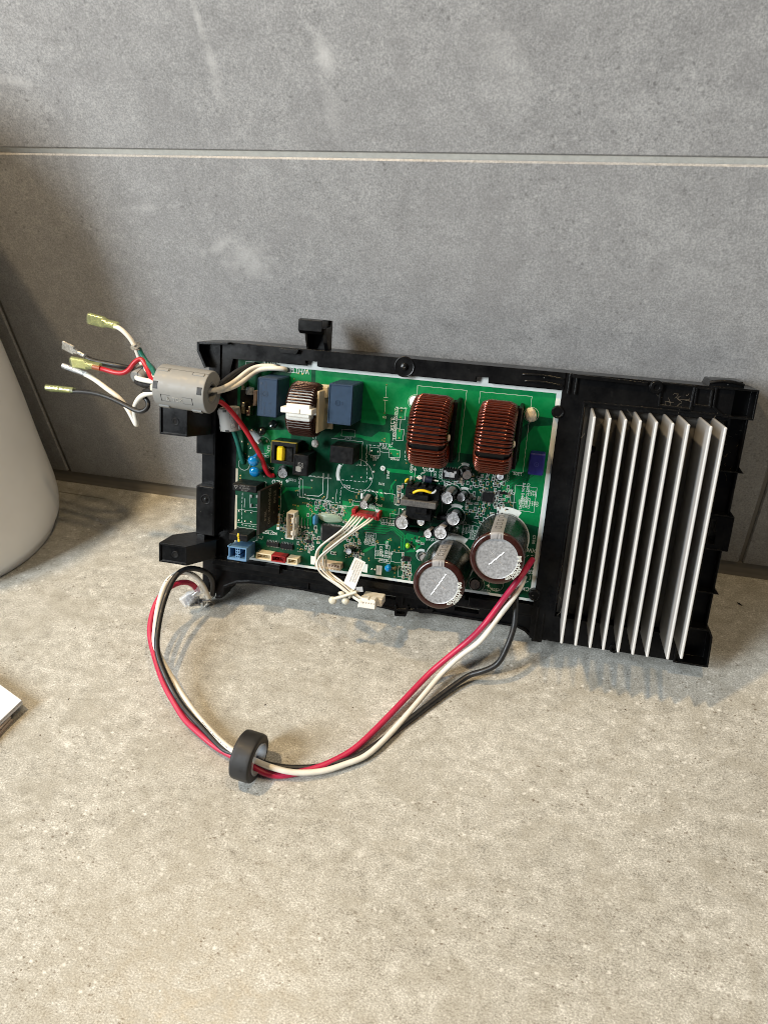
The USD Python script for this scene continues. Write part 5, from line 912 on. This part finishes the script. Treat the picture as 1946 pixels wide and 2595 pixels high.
fq = [(7.3,9.6,-39.3,-31.0), (11.1,13.2,-40.6,-36.7), (12.4,14.0,-40.3,-33.2), (6.6,8.3,-21.2,-15.2)]
for f_ in fq: obj('clip', cbox(f_[0], f_[1], f_[2], f_[3], 0.5, 9, 0.3), STEELB, n)
f_ = (9.6,14.5,-25.0,-19.4); obj('glass_tube', cbox(f_[0], f_[1], f_[2], f_[3], 2, 8, 0.8), CLEARP, n); f_ = (15.9,18.3,-32.6,-21.3); obj('paper_strip', cbox(f_[0], f_[1], f_[2], f_[3], 2, 8, 0.2), plain('pinkish_card', (0.42, 0.32, 0.26), 0.7), n)
obj('glue', blob((66.2,-55.8,8), (2.6, 2.9, 2.4), 21, 0.35), plain('grey_glue', (0.36, 0.34, 0.31), 0.5), B, smooth=True)

# ------------------------------------------------------------------ leads soldered to the board
def wl(pts):  # world millimetres -> board millimetres
    return [tuple((ROT.T @ (np.array(p) * MM - ORG)) / MM) for p in pts]
def lead(pts, r, m, label, n=140):
    return obj('lead', tube(spline(pts, n), r, 14), m, U, smooth=True, label=label)
red_p = [(234.7,-126.3,0),(233.8,-124.3,12),(226.9,-132.5,30)] + wl([(-53.7,-129.4,60),(-61.1,-138.7,50),(-71.2,-145.2,36),(-83.5,-152.9,24),(-94.8,-160.9,14),(-101.8,-168.7,9),(-131.4,-227.4,4.5),(-142.5,-242.2,3.5),(-154.5,-252.7,3),(-166.5,-260.1,3),(-177.9,-265.7,3),(-188.6,-267.6,4),(-196.8,-267,7),(-206.2,-264.5,8),(-216,-262.3,7),(-233,-257.1,6),(-249.9,-249.8,7),(-263.6,-242.7,8),(-275.6,-233.7,11),(-288.7,-222.8,15),(-307.6,-201.4,22),(-315.3,-190,27),(-319,-178.9,32),(-320.1,-163.7,37),(-316.9,-155.1,40),(-313.2,-147.6,40),(-308.6,-140.6,37),(-305,-135.9,30),(-302.5,-135.8,22)])
n_red = lead(red_p, 2.25, PINKW, 'rose red lead looping over the worktop from the board corner')
wh_p = [(231,-140.1,0),(230.5,-138.6,8),(228.9,-140.5,22)] + wl([(-47.8,-127.1,59),(-56.1,-137.1,48),(-65.7,-146.4,34),(-77.2,-152,23),(-86.6,-159,14),(-92.5,-166.5,9),(-123.1,-233.9,5),(-135.7,-246.6,5),(-148.2,-255.2,5),(-161.4,-261.3,6),(-172.3,-264.6,8),(-184.2,-265.5,10),(-194.9,-264.5,11),(-205,-262.8,12),(-215,-260.4,11),(-231.1,-252.7,9),(-250.1,-241.4,9),(-266.8,-230.4,11),(-282.5,-218.6,15),(-293.5,-210.1,20),(-301.7,-203.1,24),(-307.3,-196.9,27),(-310.9,-188.1,31),(-314.6,-175.5,36),(-316.7,-161.5,42),(-316.2,-148.5,46),(-311.9,-141.5,47),(-306.5,-136.2,44),(-301.2,-132.7,36),(-297.4,-132.6,25),(-294.7,-134.5,13)])
n_wh = lead(wh_p, 2.05, WHITEW, 'cream lead looping over the worktop from the board corner')
bk_p = [(228.2,-151.4,0),(227.7,-150,7),(227.1,-151.5,17)] + wl([(-42.8,-129.2,44),(-44,-139,36),(-48.3,-148.9,24),(-53.6,-153.2,17),(-63.5,-156.8,12),(-73.4,-160.5,7),(-129,-235.7,3),(-141.5,-245.3,2.5),(-154.7,-252.5,2.5),(-168.5,-257.6,3),(-179.9,-260.4,4),(-192.8,-261.7,6),(-205.2,-261.5,9),(-220.6,-260.3,8),(-232.3,-255.3,8),(-248.9,-246.1,9),(-264.3,-237.5,11),(-278.1,-227.5,14),(-288.4,-218.5,20),(-298.1,-208.2,26),(-302.3,-200.6,31),(-305.2,-191.2,36),(-308.9,-173.1,43),(-309.4,-157.2,49),(-307.1,-144.4,52),(-300.4,-137,51),(-293.3,-131.7,44),(-290.7,-128.6,35),(-291.5,-128.7,24),(-294,-129.4,13)])
n_bk = lead(bk_p, 2.15, BLACKW, 'black lead looping over the worktop from the board corner')
def print_marks(parent, pts, t0, t1, n, r, seed):
    S = spline(pts, 400); rr_ = random.Random(seed); out = []; eye = np.array((235.0, 57.0, 560.0))
    for k in range(n):
        if rr_.random() < 0.18: continue
        i = int(400 * (t0 + (t1 - t0) * k / n)); d_ = S[i + 1] - S[i - 1]; d_ /= np.linalg.norm(d_); v_ = eye - S[i]; v_ -= d_ * (v_ @ d_); v_ /= np.linalg.norm(v_)
        side_ = np.cross(v_, d_); a_ = 0.35; n_ = v_ * math.cos(a_) + side_ * math.sin(a_)
        out.append(place(cbox(-rr_.uniform(.25, .5), rr_.uniform(.25, .5), -.32, .32, -.05, .05, 0), S[i] + n_ * r, d_, np.cross(n_, d_), n_))
    obj('wire_print', out, INK, parent, kind='stuff')
print_marks(n_wh, wh_p, 0.545, 0.60, 26, 2.06, 1); print_marks(n_wh, wh_p, 0.865, 0.93, 22, 2.06, 2)
def flag_terminal(parent, back, fwd, side, sleeve, L=11.0, wd=7.5, mm_=STEEL, open_barrel=True, sl=1.0):
    """push-on receptacle: crimp barrel from `back`, then a flat box with rolled edges, along fwd"""
    b, f_ = np.array(back, float), np.array(fwd, float) / np.linalg.norm(fwd); s_ = np.array(side, float); s_ -= f_ * (s_ @ f_); s_ /= np.linalg.norm(s_); k = np.cross(f_, s_)
    # local axes: x = fwd, y = side, z = k
    parts_ = [cbox(7.5, 7.5 + L, -wd / 2, wd / 2, -0.5, 0.1, 0.1)]
    for q in (-1, 1):
        parts_.append(tube(np.array([(7.7, q * (wd / 2 - .9), .9), (7.5 + L - .3, q * (wd / 2 - .9), .9)]), 0.95, 10))
        parts_.append(cbox(4.5, 7.8, min(q * 1.2, q * 1.9), max(q * 1.2, q * 1.9), -0.4, 1.4, 0.1))
    parts_.append(rod((-1.5, 0, .6), (2.6, 0, .6), 1.9, 16)); parts_.append(rod((2.9, 0, .6), (5.0, 0, .6), 1.5, 16)); parts_.append(cbox(4.6, 7.8, -1.5, 1.5, -.5, .1, 0.1))
    for j in range(3): parts_.append(cbox(7.9 + 3.3 * j, 8.5 + 3.3 * j, -wd / 2, wd / 2, 0.2, 1.8, 0.1))
    t = obj('terminal', [place(p_, b, f_, s_, k) for p_ in parts_], mm_, parent, smooth=30)
    if sleeve is not None:
        pts_ = []
        for (x, hy, hz) in ((-5.0, 2.9, 2.6), (3.5, 2.8, 2.5), (6.5, wd / 2 + .7, 2.6), (7.8 + L, wd / 2 + .8, 2.7)):
            for a in np.linspace(0, 2 * np.pi, 20, endpoint=False):
                ca, sa = math.cos(a), math.sin(a); e = 0.6
                pts_.append((x, hy * sl * abs(ca) ** e * np.sign(ca), hz * sl * abs(sa) ** e * np.sign(sa) + .6))
        V = np.array(pts_); F_ = []
        for i in range(3):
            for j in range(20): F_ += [(i * 20 + j, i * 20 + (j + 1) % 20, i * 20 + 20 + (j + 1) % 20), (i * 20 + j, i * 20 + 20 + (j + 1) % 20, i * 20 + 20 + j)]
        obj('sleeve', place(trimesh.Trimesh(V, np.array(F_), process=False), b, f_, s_, k), sleeve, parent, smooth=60)
    return t
def wdir(v): return ROT.T @ np.array(v, float)
e_ = np.array(red_p[-1]); flag_terminal(n_red, e_ , wdir(-R[0] * .75 + R[1] * .55 + R[2] * .25), wdir(R[1] * .8 + R[0] * .6), CLEARP, 8, 7.0, sl=1.25)
e_ = np.array(wh_p[-1]); flag_terminal(n_wh, e_, wdir(-R[0] + R[1] * .12), wdir(R[1]), None, 9, 8.0)
e_ = np.array(bk_p[-1]); flag_terminal(n_bk, e_, wdir(-R[0] * .5 + R[1] * .45 + R[2] * .5), wdir(R[1]), None, 8, 7.0)

# supply leads at the upper corner: right of the clamp core they run to the board, left of it they end in push-on terminals
def supply(pts, r, m, label): return lead(pts, r, m, label, 120)
ca = [(-49.3,-18.8,34),(-20.9,-19.5,38),(-4.4,-20.7,36)]
w1 = supply([(-94.4,17.1,14),(-87.2,14.2,14),(-80.8,7.5,13),(-78,0.5,11),(-75.3,-8.2,9),(-63.2,-14.5,18),(-50.2,-17,30),(-43.5,-18,36),(-20,-18.8,40),(-3.4,-19.7,38),(3,-17.5,30),(8.7,-12.4,22),(14.1,-5.9,13),(20.9,-2.8,7),(29.7,-2.3,3),(30.9,-2.5,0)], 1.75, WHITEW, 'cream supply lead with a green sleeved terminal, uppermost')
flag_terminal(w1, (-96.9,18.1,14), np.array((-126,23,16)) - np.array((-96.9,18.1,14)), (0.1, 1, 0.25), GREENP, 11, 7.0, STEELB)
w2 = supply([(-122.8,-9.3,8),(-113.5,-11.3,9),(-99.8,-12.5,9),(-89.1,-13.7,7),(-80.5,-15.7,3),(-67.7,-20.4,10),(-52.4,-20.7,26),(-45.1,-20.6,33),(-21.4,-20.5,37),(-4.8,-18.7,35),(2.1,-12.2,24),(8,-6,14),(13.6,-2.9,5),(14.4,-3,0)], 2.1, BLACKW, 'black supply lead with a bare flag terminal')
flag_terminal(w2, (-126,-7.5,8), np.array((-143.9,-0.3,10)) - np.array((-124.2,-8.2,8)), (-0.2, 1, 0.5), None, 10, 7.5)
w3 = supply([(-106,-15.5,16),(-94.4,-16.8,18),(-85.4,-16.7,18),(-79.6,-12.8,18),(-75.3,-7.6,18),(-70.7,-5.3,17),(-66.7,-9.2,18),(-62.6,-13.4,21),(-57.1,-18,26),(-49,-19.9,31),(-22.9,-23.1,34),(-7.9,-27.3,30),(-1,-29.7,27),(7.3,-39.1,22),(13.5,-50,16),(19.8,-61.8,12),(24,-73.3,7),(26.5,-82,4),(29.3,-86,2),(31.7,-86,0)], 1.85, REDW, 'bright red supply lead running down across the board')
flag_terminal(w3, (-111,-14.2,16), np.array((-136.2,-12.3,18)) - np.array((-106,-14.7,16)), (0.0, 1, 0.5), GREENP, 11, 7.0, STEELB)
obj('joint_band', rod((-111.4,-14.6,17), (-105.1,-15.1,17), 2.0, 18), plain('rust_sleeve', (0.30, 0.07, 0.02), 0.45), w3, smooth=40)
w4 = supply([(-122.9,-21.9,10),(-112.6,-25.8,11),(-103,-31,12),(-93,-37.1,12),(-86.8,-43.5,12),(-80.8,-51.6,13),(-76.6,-55.8,15),(-75.4,-50.7,18),(-75.3,-43,20),(-69.5,-33.9,23),(-60.7,-29.1,26),(-50.3,-26.8,30),(-46.9,-27.1,35),(-21.9,-22.8,36),(-5.3,-21.6,34),(5.9,-18.1,26),(12.1,-13.4,19),(17.6,-7.1,10),(25.7,-4,7),(36.6,-3.5,4),(37.6,-4.3,0)], 1.9, WHITEW, 'cream supply lead that turns back in a tight loop')
flag_terminal(w4, (-126.1,-21.4,10), np.array((-141.6,-18.3,9)) - np.array((-124.3,-22.1,10)), (0.2, 0.4, 1.0), CLEARP, 9, 6.0, STEEL, sl=0.75)
w5 = supply([(-134.2,-36.3,12),(-120.3,-35,14),(-104.6,-35.5,17),(-89.2,-38.5,20),(-75.8,-42.3,23),(-67.3,-43.5,24),(-62.7,-40.1,23),(-64,-35.2,21),(-67.5,-31.9,21),(-65.4,-28.8,23),(-58.4,-26.4,27),(-50.2,-25.3,30),(-47.9,-25.7,33),(-22.4,-22.5,35),(-5.7,-19.6,33),(2.6,-13.3,23),(8.1,-7.8,12),(13.2,-4.9,5),(13.1,-5.1,0)], 1.8, BLACKW, 'black supply lead with a green sleeved terminal, lowest')
flag_terminal(w5, (-136.6,-35.8,12), np.array((-165,-36.2,12)) - np.array((-136.6,-35.8,12)), (0.0, 0.35, 1.0), GREENP, 11, 6.4, STEELB, sl=0.9)
w6 = supply([(-73.7,2.5,15),(-71.4,-1.9,15),(-66.9,-7,16),(-59.4,-11.5,21),(-54.1,-16.9,26),(-47,-22.1,33),(-21.9,-22,36),(-8,-24.9,28),(-5.3,-27.3,22),(-1.6,-38.1,13),(-0.6,-49.3,8),(2.6,-60,6),(5.1,-72.6,3),(6.3,-79.3,0)], 1.9, GREENW, 'green earth lead with a ring terminal')
rc = np.array((-75.6,4,16)); dn = np.array([-0.15, 0.75, 0.65])
obj('terminal', [lathe([(1.6, -.3), (4.2, -.3), (4.3, 0), (4.2, .3), (1.6, .3), (1.5, 0), (1.6, -.3)], 28, rc, dn), rod(rc + np.array((2.0, -1.6, 0)), np.array((-73.1,1.1,15)), 1.5, 14)], STEEL, w6, smooth=30)
supply([(-71.7,-26.9,6),(-75.5,-25.4,9),(-76.7,-23,14),(-72.2,-23.4,18),(-62.9,-23.3,22),(-50.8,-22.7,29),(-48.5,-23.6,32)], 1.9, BLACKW, 'short black turn of lead inside the small grey ring')
supply([(-71.7,-19.5,6),(-74.8,-18.7,10),(-75,-19.4,16),(-70.1,-19.8,20),(-61.2,-19.7,25),(-49.7,-19.2,31),(-46.8,-19.3,35)], 1.9, WHITEW2, 'short white turn of lead inside the small grey ring')

# ------------------------------------------------------------------ clamp cores on the supply leads
def clamp_core(name, label, a, b, r, words, scale=1.0, hole=0.42, group=None):
    a, b = np.array(a, float), np.array(b, float)
    d = (b - a) / np.linalg.norm(b - a); L = np.linalg.norm(b - a); mid = (a + b) / 2
    eo = np.array([0, 0.10, 1.0]); eo -= d * (eo @ d); eo /= np.linalg.norm(eo); eu = np.cross(eo, d)
    T = thing(name, label, 'ferrite core', tuple(mid), board=True, group=group)
    r0 = r * hole
    obj('shell', lathe([(r0, 0.4), (r - 1.4, 0.1), (r - .5, .4), (r, 1.2), (r, L - 1.2), (r - .5, L - .4), (r - 1.4, L - .1), (r0, L - .4), (r0, 0.4)], 64, a, d), GREYF, T, smooth=35)
    def at(s, phi, o=0.0):
        ph = math.radians(phi); n_ = math.cos(ph) * eo + math.sin(ph) * eu
        return a + d * s + n_ * (r + o), n_, -math.sin(ph) * eo + math.cos(ph) * eu
    def patch(s0, s1, p0, p1, o0, o1):
        c_, n_, t_ = at((s0 + s1) / 2, (p0 + p1) / 2); w_ = r * math.radians(abs(p1 - p0))
        return place(cbox(-(s1 - s0) / 2, (s1 - s0) / 2, -w_ / 2, w_ / 2, o0, o1, 0.15), c_, d, t_, n_)
    f = L / 35.0
    for q in ((1.0, 4.2, -8, 12), (30.2, 33.6, -8, 12)): obj('window', patch(q[0] * f, q[1] * f, q[2], q[3], -1.4, 0.04), FERR, T)
    for q in ((1.0, 8.5, 44, 54, .45), (25.0, 32.4, 44, 54, .45), (2.5, 9.5, -74, -62, .9), (25, 31.5, -74, -62, .9)): obj('latch', patch(q[0] * f, q[1] * f, q[2], q[3], -1, q[4]), GREYF, T)
    obj('seam', [patch(0.6 * f, L - 0.6 * f, 55.0, 57.0, -1, 0.05), patch(9 * f, 9.4 * f, 44, 56, -1, .05), patch(24.4 * f, 24.8 * f, 44, 56, -1, .05)], FERR, T)
    br = []
    for s0, s1, p0, p1 in ((6 * f, 12.6 * f, -22.5, -21), (6 * f, 6.5 * f, -42, -21), (6 * f, 12.6 * f, -42.5, -41), (20.4 * f, 27.4 * f, -22.5, -21), (26.9 * f, 27.4 * f, -42, -21), (20.4 * f, 27.4 * f, -42.5, -41)): br.append(patch(s0, s1, p0, p1, -.5, 0.06))
    obj('moulded_line', br, FERR, T)
    c_, n_, t_ = at(17.3 * f, -32)
    obj('raised_lettering', [place(text(words, 2.9 * scale, 0.35), c_ + n_ * 0.02, d, t_, n_)] + [place(prism(Polygon([(-1.3, -1.3), (1.3, -1.3), (0, 1.4)]).difference(Polygon([(-.6, -.8), (.6, -.8), (0, .6)])), 0, .35), c_ - d * 6.6 * f + n_ * .02, d, t_, n_)], plain('grey_relief', (0.40, 0.395, 0.37), 0.45) if not stage.GetPrimAtPath('/World/Looks/grey_relief') else UsdShade.Material.Get(stage, '/World/Looks/grey_relief'), T)
    obj('ferrite_lining', lathe([(r0 - .05, .6), (r0 + 1.4, .35), (r0 + 1.4, .2)], 40, a, d), FERR, T, smooth=30); obj('ferrite_lining', lathe([(r0 - .05, .6), (r0 + 1.4, .35), (r0 + 1.4, .2)], 40, b, -d), FERR, T, smooth=30)
    return T
clamp_core('clamp_core', 'large grey clip-on ferrite core round the supply leads by the upper corner', (-40.7,-19.1,42), (-1.1,-20.8,42), 15.2, 'TDK')
clamp_core('clamp_core', 'small grey clip-on ferrite core hanging on the green lead', (1.1,-52.4,12), (-1.3,-34.9,13), 8.3, 'TDK', 0.6, 0.45)
a_, b_ = np.array((-74.6,-20.7,16)), np.array((-74.6,-20.7,16)) + np.array((3.0, 8.0, -13.0)); d_ = (b_ - a_) / np.linalg.norm(b_ - a_); L_ = np.linalg.norm(b_ - a_)
T = thing('ring_core', 'small grey split ring core round short white and black leads, left of the large core', 'ferrite core', tuple((a_ + b_) / 2), board=True)
obj('shell', lathe([(3.0, .3), (5.8, 0), (6.5, .3), (6.9, 1.0), (6.9, L_ - 1), (6.4, L_ - .3), (3.0, L_ - .2), (3.0, .3)], 48, a_, d_), GREYF, T, smooth=35)
x_, y_, _ = frame_of(d_)
obj('seam', [place(cbox(-.14, .14, 2.9, 7.0, -.06, L_, 0.0), a_, x_, y_, d_), place(cbox(-.14, .14, -7.0, -2.9, -.06, L_, 0.0), a_, x_, y_, d_)], FERR, T)
T = thing('cable_tie', 'pale nylon cable tie round the leads at the end of the large core', 'cable tie', (-51.5,-21.1,32), board=True)
tp = np.array((-47.9,-20.6,34)); a = np.linspace(0, 2 * np.pi, 24, endpoint=False)
obj('strap', tube([tp + np.array((0.8 * math.sin(q * 2) * .3, 5.6 * math.cos(q), 5.0 * math.sin(q))) for q in a], 0.9, 8, True), GLUE, T, smooth=True)
obj('head', cbox(-52.0,-46.2,-24.8,-20.1, 34, 39, 0.8), GLUE, T); obj('tail', tube(spline([(-47.2,-20.2,38), (-46.3,-17.6,36), (-45.8,-16.8,33)], 10), 0.8, 8), GLUE, T, smooth=True)

# black ring on the loop of leads
rc = np.array((-200.6,-265,17)); ax = np.array([0.96, -0.05, -0.08]); ax /= np.linalg.norm(ax); hw = 7.2
T = thing('black_ring', 'thick matt black ferrite ring standing on the worktop round the three leads', 'ferrite ring', (rc[0], rc[1], 0.0))
obj('ring', lathe([(11.0, -hw + .2), (15.2, -hw), (16.4, -hw + .8), (16.8, -hw + 2.4), (16.8, hw - 2.4), (16.4, hw - .8), (15.2, hw), (11.0, hw - .2), (11.0, -hw + .2)], 72, rc, ax), FERR, T, smooth=35)
obj('inner_wrap', lathe([(11.3, -hw - .5), (10.6, -hw - .8), (10.5, hw + .9), (11.3, hw + .6)], 48, rc, ax), CLEARP, T, smooth=40)
obj('tape_end', cbox(rc[0] - 16.5, rc[0] - 10, rc[1] - 5, rc[1] + 3, 0.1, 4.0, 0.6), CLEARP, T)

# ------------------------------------------------------------------ white plug-in harness
T = thing('wire_harness', 'bundle of thin white wires with a white tag plugged into the red socket', 'wire harness', (107.7,-107.3,6), board=True)
fb = (98.0,118.4,-108.6,-104.2); u0, u1, v0, v1 = fb
rs = obj('plug', [cbox(u0, u1 - .5, v0 + .8, v1 - 1.2, 1, 12, 0.5), cbox(u0 - .3, u0 + 3.0, v1 - 1.4, v1 + 2.2, .4, 10, 0.4), cbox(u1 - 1.0, u1 + 1.0, v0, v1 + 1.6, .4, 10.5, 0.4), cbox(u0 + 4, u1 - 4, v1 - 1.4, v1 - .2, .6, 10.6, 0.2)], REDP, T, label='red seven way plug')
obj('cavity_shade', [cbox(u0 + 1.0 + (u1 - u0 - 2) * (k + .5) / 7 - .75, u0 + 1.0 + (u1 - u0 - 2) * (k + .5) / 7 + .75, v0 + 1.6, v1 - 2.4, 11, 12.03, 0.1) for k in range(7)], plain('deep_red', (0.05, 0.003, 0.004), 0.6), rs)  # dark red patches on the plug top, cavity shade given as colour
starts = [(100,-106.8,12), (102.6,-106.9,12), (105,-106.9,12), (107.6,-106.9,12), (112.6,-106.8,12), (115,-106.9,12)]
mid1 = [(93.3,-116.6,20), (94,-117.2,19), (95,-119.2,17), (96.9,-120.5,15), (101.4,-116.4,22), (102.2,-117.3,21)]
mid2 = [(77.8,-131.7,22), (78.8,-131.1,20), (80.5,-134.4,16), (80.5,-136.2,14), (83.2,-133.8,22), (84,-134.8,21)]
mid3 = [(75.2,-139.2,22), (76.3,-138.7,20), (78.9,-141.9,15), (80.5,-141.8,13), (77.2,-142.1,23), (78.3,-142.7,22)]
mid4 = [(76.6,-147.4,22), (78.4,-146.8,20), (80.3,-148.4,16), (81.7,-149.4,14), (78,-148.9,23), (80.7,-149.3,22)]
mid5 = [(82.4,-154.1,22), (84.5,-153.6,21), (85.6,-154.5,18), (86.8,-153.6,17), (84.2,-154.5,23), (86.3,-154,22)]
cu = np.array((105.1,-164.4,24)); end = np.array((112.3,-167.3,26))
for k in range(6):
    o = np.array([[-1.2, -1.0, -.6], [.2, -.6, .9], [1.2, .4, 0], [.8, 1.2, -.9], [-.6, .6, 1.2], [-1.4, .4, .4]][k]) * 1.3
    s0 = np.array(starts[k]); nx = s0 + (0, -0.3, 3.2)
    obj('wire', tube(spline([s0 - (0, 0, 3), s0, nx + (np.array(mid1[k]) - nx) * 0.16, mid1[k], mid2[k], mid3[k], mid4[k], mid5[k], (96.3,-158.6,24) + o * 1.2, cu + o, end + o * 0.9 + (0, 0, 0), end + o * 0.9 + (4, -2.0, 0)], 90), 0.72, 9), HARNW, T, smooth=True)
fb = (112.3,125.2,-172.7,-166.1); u0, u1, v0, v1 = fb
pl = obj('plug', [cbox(u0, u1, v0, v1, 19, 28, 0.5), cbox(u0 + 2, u0 + 7, v1 - .4, v1 + .9, 20, 27, 0.3), cbox(u1 - 4.6, u1 - .8, v1 - .4, v1 + .7, 20, 27, 0.3), cbox(u0 - .7, u0 + .3, v0 - .5, v0 + 2, 19.5, 27.4, 0.2), cbox(u0 + .2, u1 + 3.4, v0 - .2, v1 - 0.6, 8, 20, 0.6)], WHITEP, T, label='white plug at the free end')
obj('slot_shade', [cbox(u0 + 1.2 + 2.0 * k, u0 + 2.2 + 2.0 * k, v1 - 2.6, v1 - 1.6, 27.9, 28.06, 0) for k in range(6)], plain('shadow_beige', (0.40, 0.34, 0.26), 0.6), pl)  # thin beige patches, shade of the slots painted rather than cut
# tag
q = [np.array(x) for x in ((103.1,-139.1,12), (111.9,-142.1,12), (107.2,-161.5,24), (98.7,-156.5,24))]
nrm = np.cross(q[3] - q[0], q[1] - q[0]); nrm /= np.linalg.norm(nrm); nrm = nrm if nrm[2] > 0 else -nrm
G = 10; V, F_ = [], []
for sgn in (0.12, -0.12):
    for i in range(G + 1):
        for j in range(3):
            a, b = i / G, j / 2; p = (q[0] * (1 - b) + q[1] * b) * (1 - a) + (q[3] * (1 - b) + q[2] * b) * a
            V.append(p + nrm * (sgn + 1.6 * math.sin(a * math.pi)))
for s_ in (0, 1):
    for i in range(G):
        for j in range(2):
            k = s_ * (G + 1) * 3 + i * 3 + j; f_ = [(k, k + 1, k + 4), (k, k + 4, k + 3)]
            F_ += f_ if s_ else [t[::-1] for t in f_]
tg = trimesh.Trimesh(np.array(V), np.array(F_), process=False)
tagn = obj('tag', tg, TAGM, T, smooth=True, label='white paper tag with four lines of small print')
xd = (q[3] - q[0]); ll = np.linalg.norm(xd); xd /= ll; yd = np.cross(nrm, xd); wid = np.linalg.norm(q[1] - q[0])
yd = yd if yd @ (q[1] - q[0]) > 0 else -yd
prt = []
for i, s in enumerate(('Caution: This wire is only for', 'connecting the outdoor PCB', 'to the Smart Demand Control', '(Option Board)')):
    m_ = to_tm(meshkit.text_mesh(s, 0.92, 0.05)).copy(); m_.apply_translation((-m_.bounds[0][0], 0, 0)); w_ = m_.bounds[1][0]
    if w_ > ll * .84: m_.vertices[:, 0] *= ll * .84 / w_
    m_ = m_.subdivide_to_size(3.0, max_iter=8); vv = np.array(m_.vertices); fr = 0.08 + vv[:, 0] / ll
    base_ = q[0] + np.outer(fr * ll, xd) + np.outer(wid * (0.76 - 0.19 * i) + vv[:, 1], yd) + np.outer(0.16 + vv[:, 2] + 1.6 * np.sin(np.clip(fr, 0, 1) * np.pi), nrm)
    # keep the print on the sheared quad
    prt.append(trimesh.Trimesh(base_, m_.faces, process=False))
obj('small_print', prt, INKG, tagn)
TIE = plain('nylon_tie', (0.66, 0.63, 0.52), 0.35, vary=0.05)
b0, b1 = np.array((89.9,-170.6,27)), np.array((110.3,-160.1,29)); bd = (b1 - b0) / np.linalg.norm(b1 - b0)
tn = obj('cable_tie', [tube(np.array([b0, (b0 + b1) / 2 + (0, 0, .8), b1]), 1.25, 10), tube([cu + np.array((2.6 * math.cos(q_) * .4, 2.9 * math.cos(q_), 3.2 * math.sin(q_))) for q_ in np.linspace(0, 6.28, 20, endpoint=False)], 1.0, 8, True), blob((91.8,-170.8,27), (3.1, 3.1, 2.4), 4, 0.08), blob((101.8,-169.6,27), (2.9, 2.7, 2.4), 6, 0.08), blob((97.7,-164.8,25), (2.4, 1.6, 1.8), 8, 0.1)], TIE, T, smooth=True)
obj('tie_tail', place(cbox(-2.6, 2.6, -2.0, 2.0, -.3, .3, 0.1), (112,-158.7,27), (0.97, 0.2, 0), (-0.2, 0.97, 0), (0, 0, 1)), CLEARP, T)

# ------------------------------------------------------------------ crumbs on the worktop and dust on the heat sink
spl = [np.array((121.2,-33.9,0.5)), np.array((125,-36.6,0.6))]
t = thing('splinter', 'thin black splinter lying on the worktop beside the black panel', 'debris', tuple(spl[0]))
obj('shard', tube([spl[0], (spl[0] + spl[1]) / 2 + (0, 0, .2), spl[1]], np.array([0.3, 0.5, 0.25]), 6), BLACK2, t)
crumbs = []
r9 = random.Random(9)
for p in ((-241,-127.3,0), (-238.1,-142.2,0), (-213.5,-212.9,0), (-400.8,-178.4,0), (-397.6,-191,0), (-364.3,-243.2,0), (-366.7,-276.7,0), (-368.6,-261.1,0), (41.8,-156.9,0), (-149,-200.3,0), (-425.9,-124,0), (-402.7,-92,0), (-320.3,-215.8,0)):
    a = r9.uniform(0, 3.14); crumbs.append(place(blob((0, 0, 0), (r9.uniform(.4, 1.0), r9.uniform(.25, .4), 0.25), r9.randint(0, 99), 0.5, 1), (p[0], p[1], 0.2), (math.cos(a), math.sin(a), 0), (-math.sin(a), math.cos(a), 0), (0, 0, 1)))
cn = obj('crumbs', crumbs, plain('crumb', (0.05, 0.035, 0.025), 0.8), Root); tag(cn.prim, 'tiny dark crumbs scattered over the beige worktop', 'crumbs', kind='stuff')
r8 = random.Random(8); fib = []
for _ in range(46):
    u, v = r8.uniform(259, 350), r8.choice((r8.uniform(-172, -150), r8.uniform(-40, -8), r8.uniform(-170, -10)))
    p = np.array([u, v, r8.uniform(-1, 6)]); pts = [p]
    dd = np.array([r8.uniform(-1, 1), r8.uniform(-1, 1), 0.2])
    for k in range(5): dd = dd + np.array([r8.uniform(-.8, .8), r8.uniform(-.8, .8), r8.uniform(-.3, .3)]); pts.append(pts[-1] + dd * 1.1)
    fib.append(tube(spline(pts, 14), 0.10, 4))
for _ in range(26):
    p = np.array([r8.choice((r8.uniform(305, 324), r8.uniform(352, 361))), 0, 0]); p[1] = r8.uniform(-3, 6) if p[0] < 330 else r8.uniform(-50, -12); p[2] = 4.8 if p[0] < 330 else -5.4
    pts = [p]; dd = np.array([r8.uniform(-1, 1), r8.uniform(-1, 1), 0.05])
    for k in range(5): dd = dd + np.array([r8.uniform(-.8, .8), r8.uniform(-.8, .8), 0]); pts.append(pts[-1] + dd * .7)
    fib.append(tube(spline(pts, 14), 0.08, 4))
obj('dust_fibre', fib, DUST, U, kind='stuff')
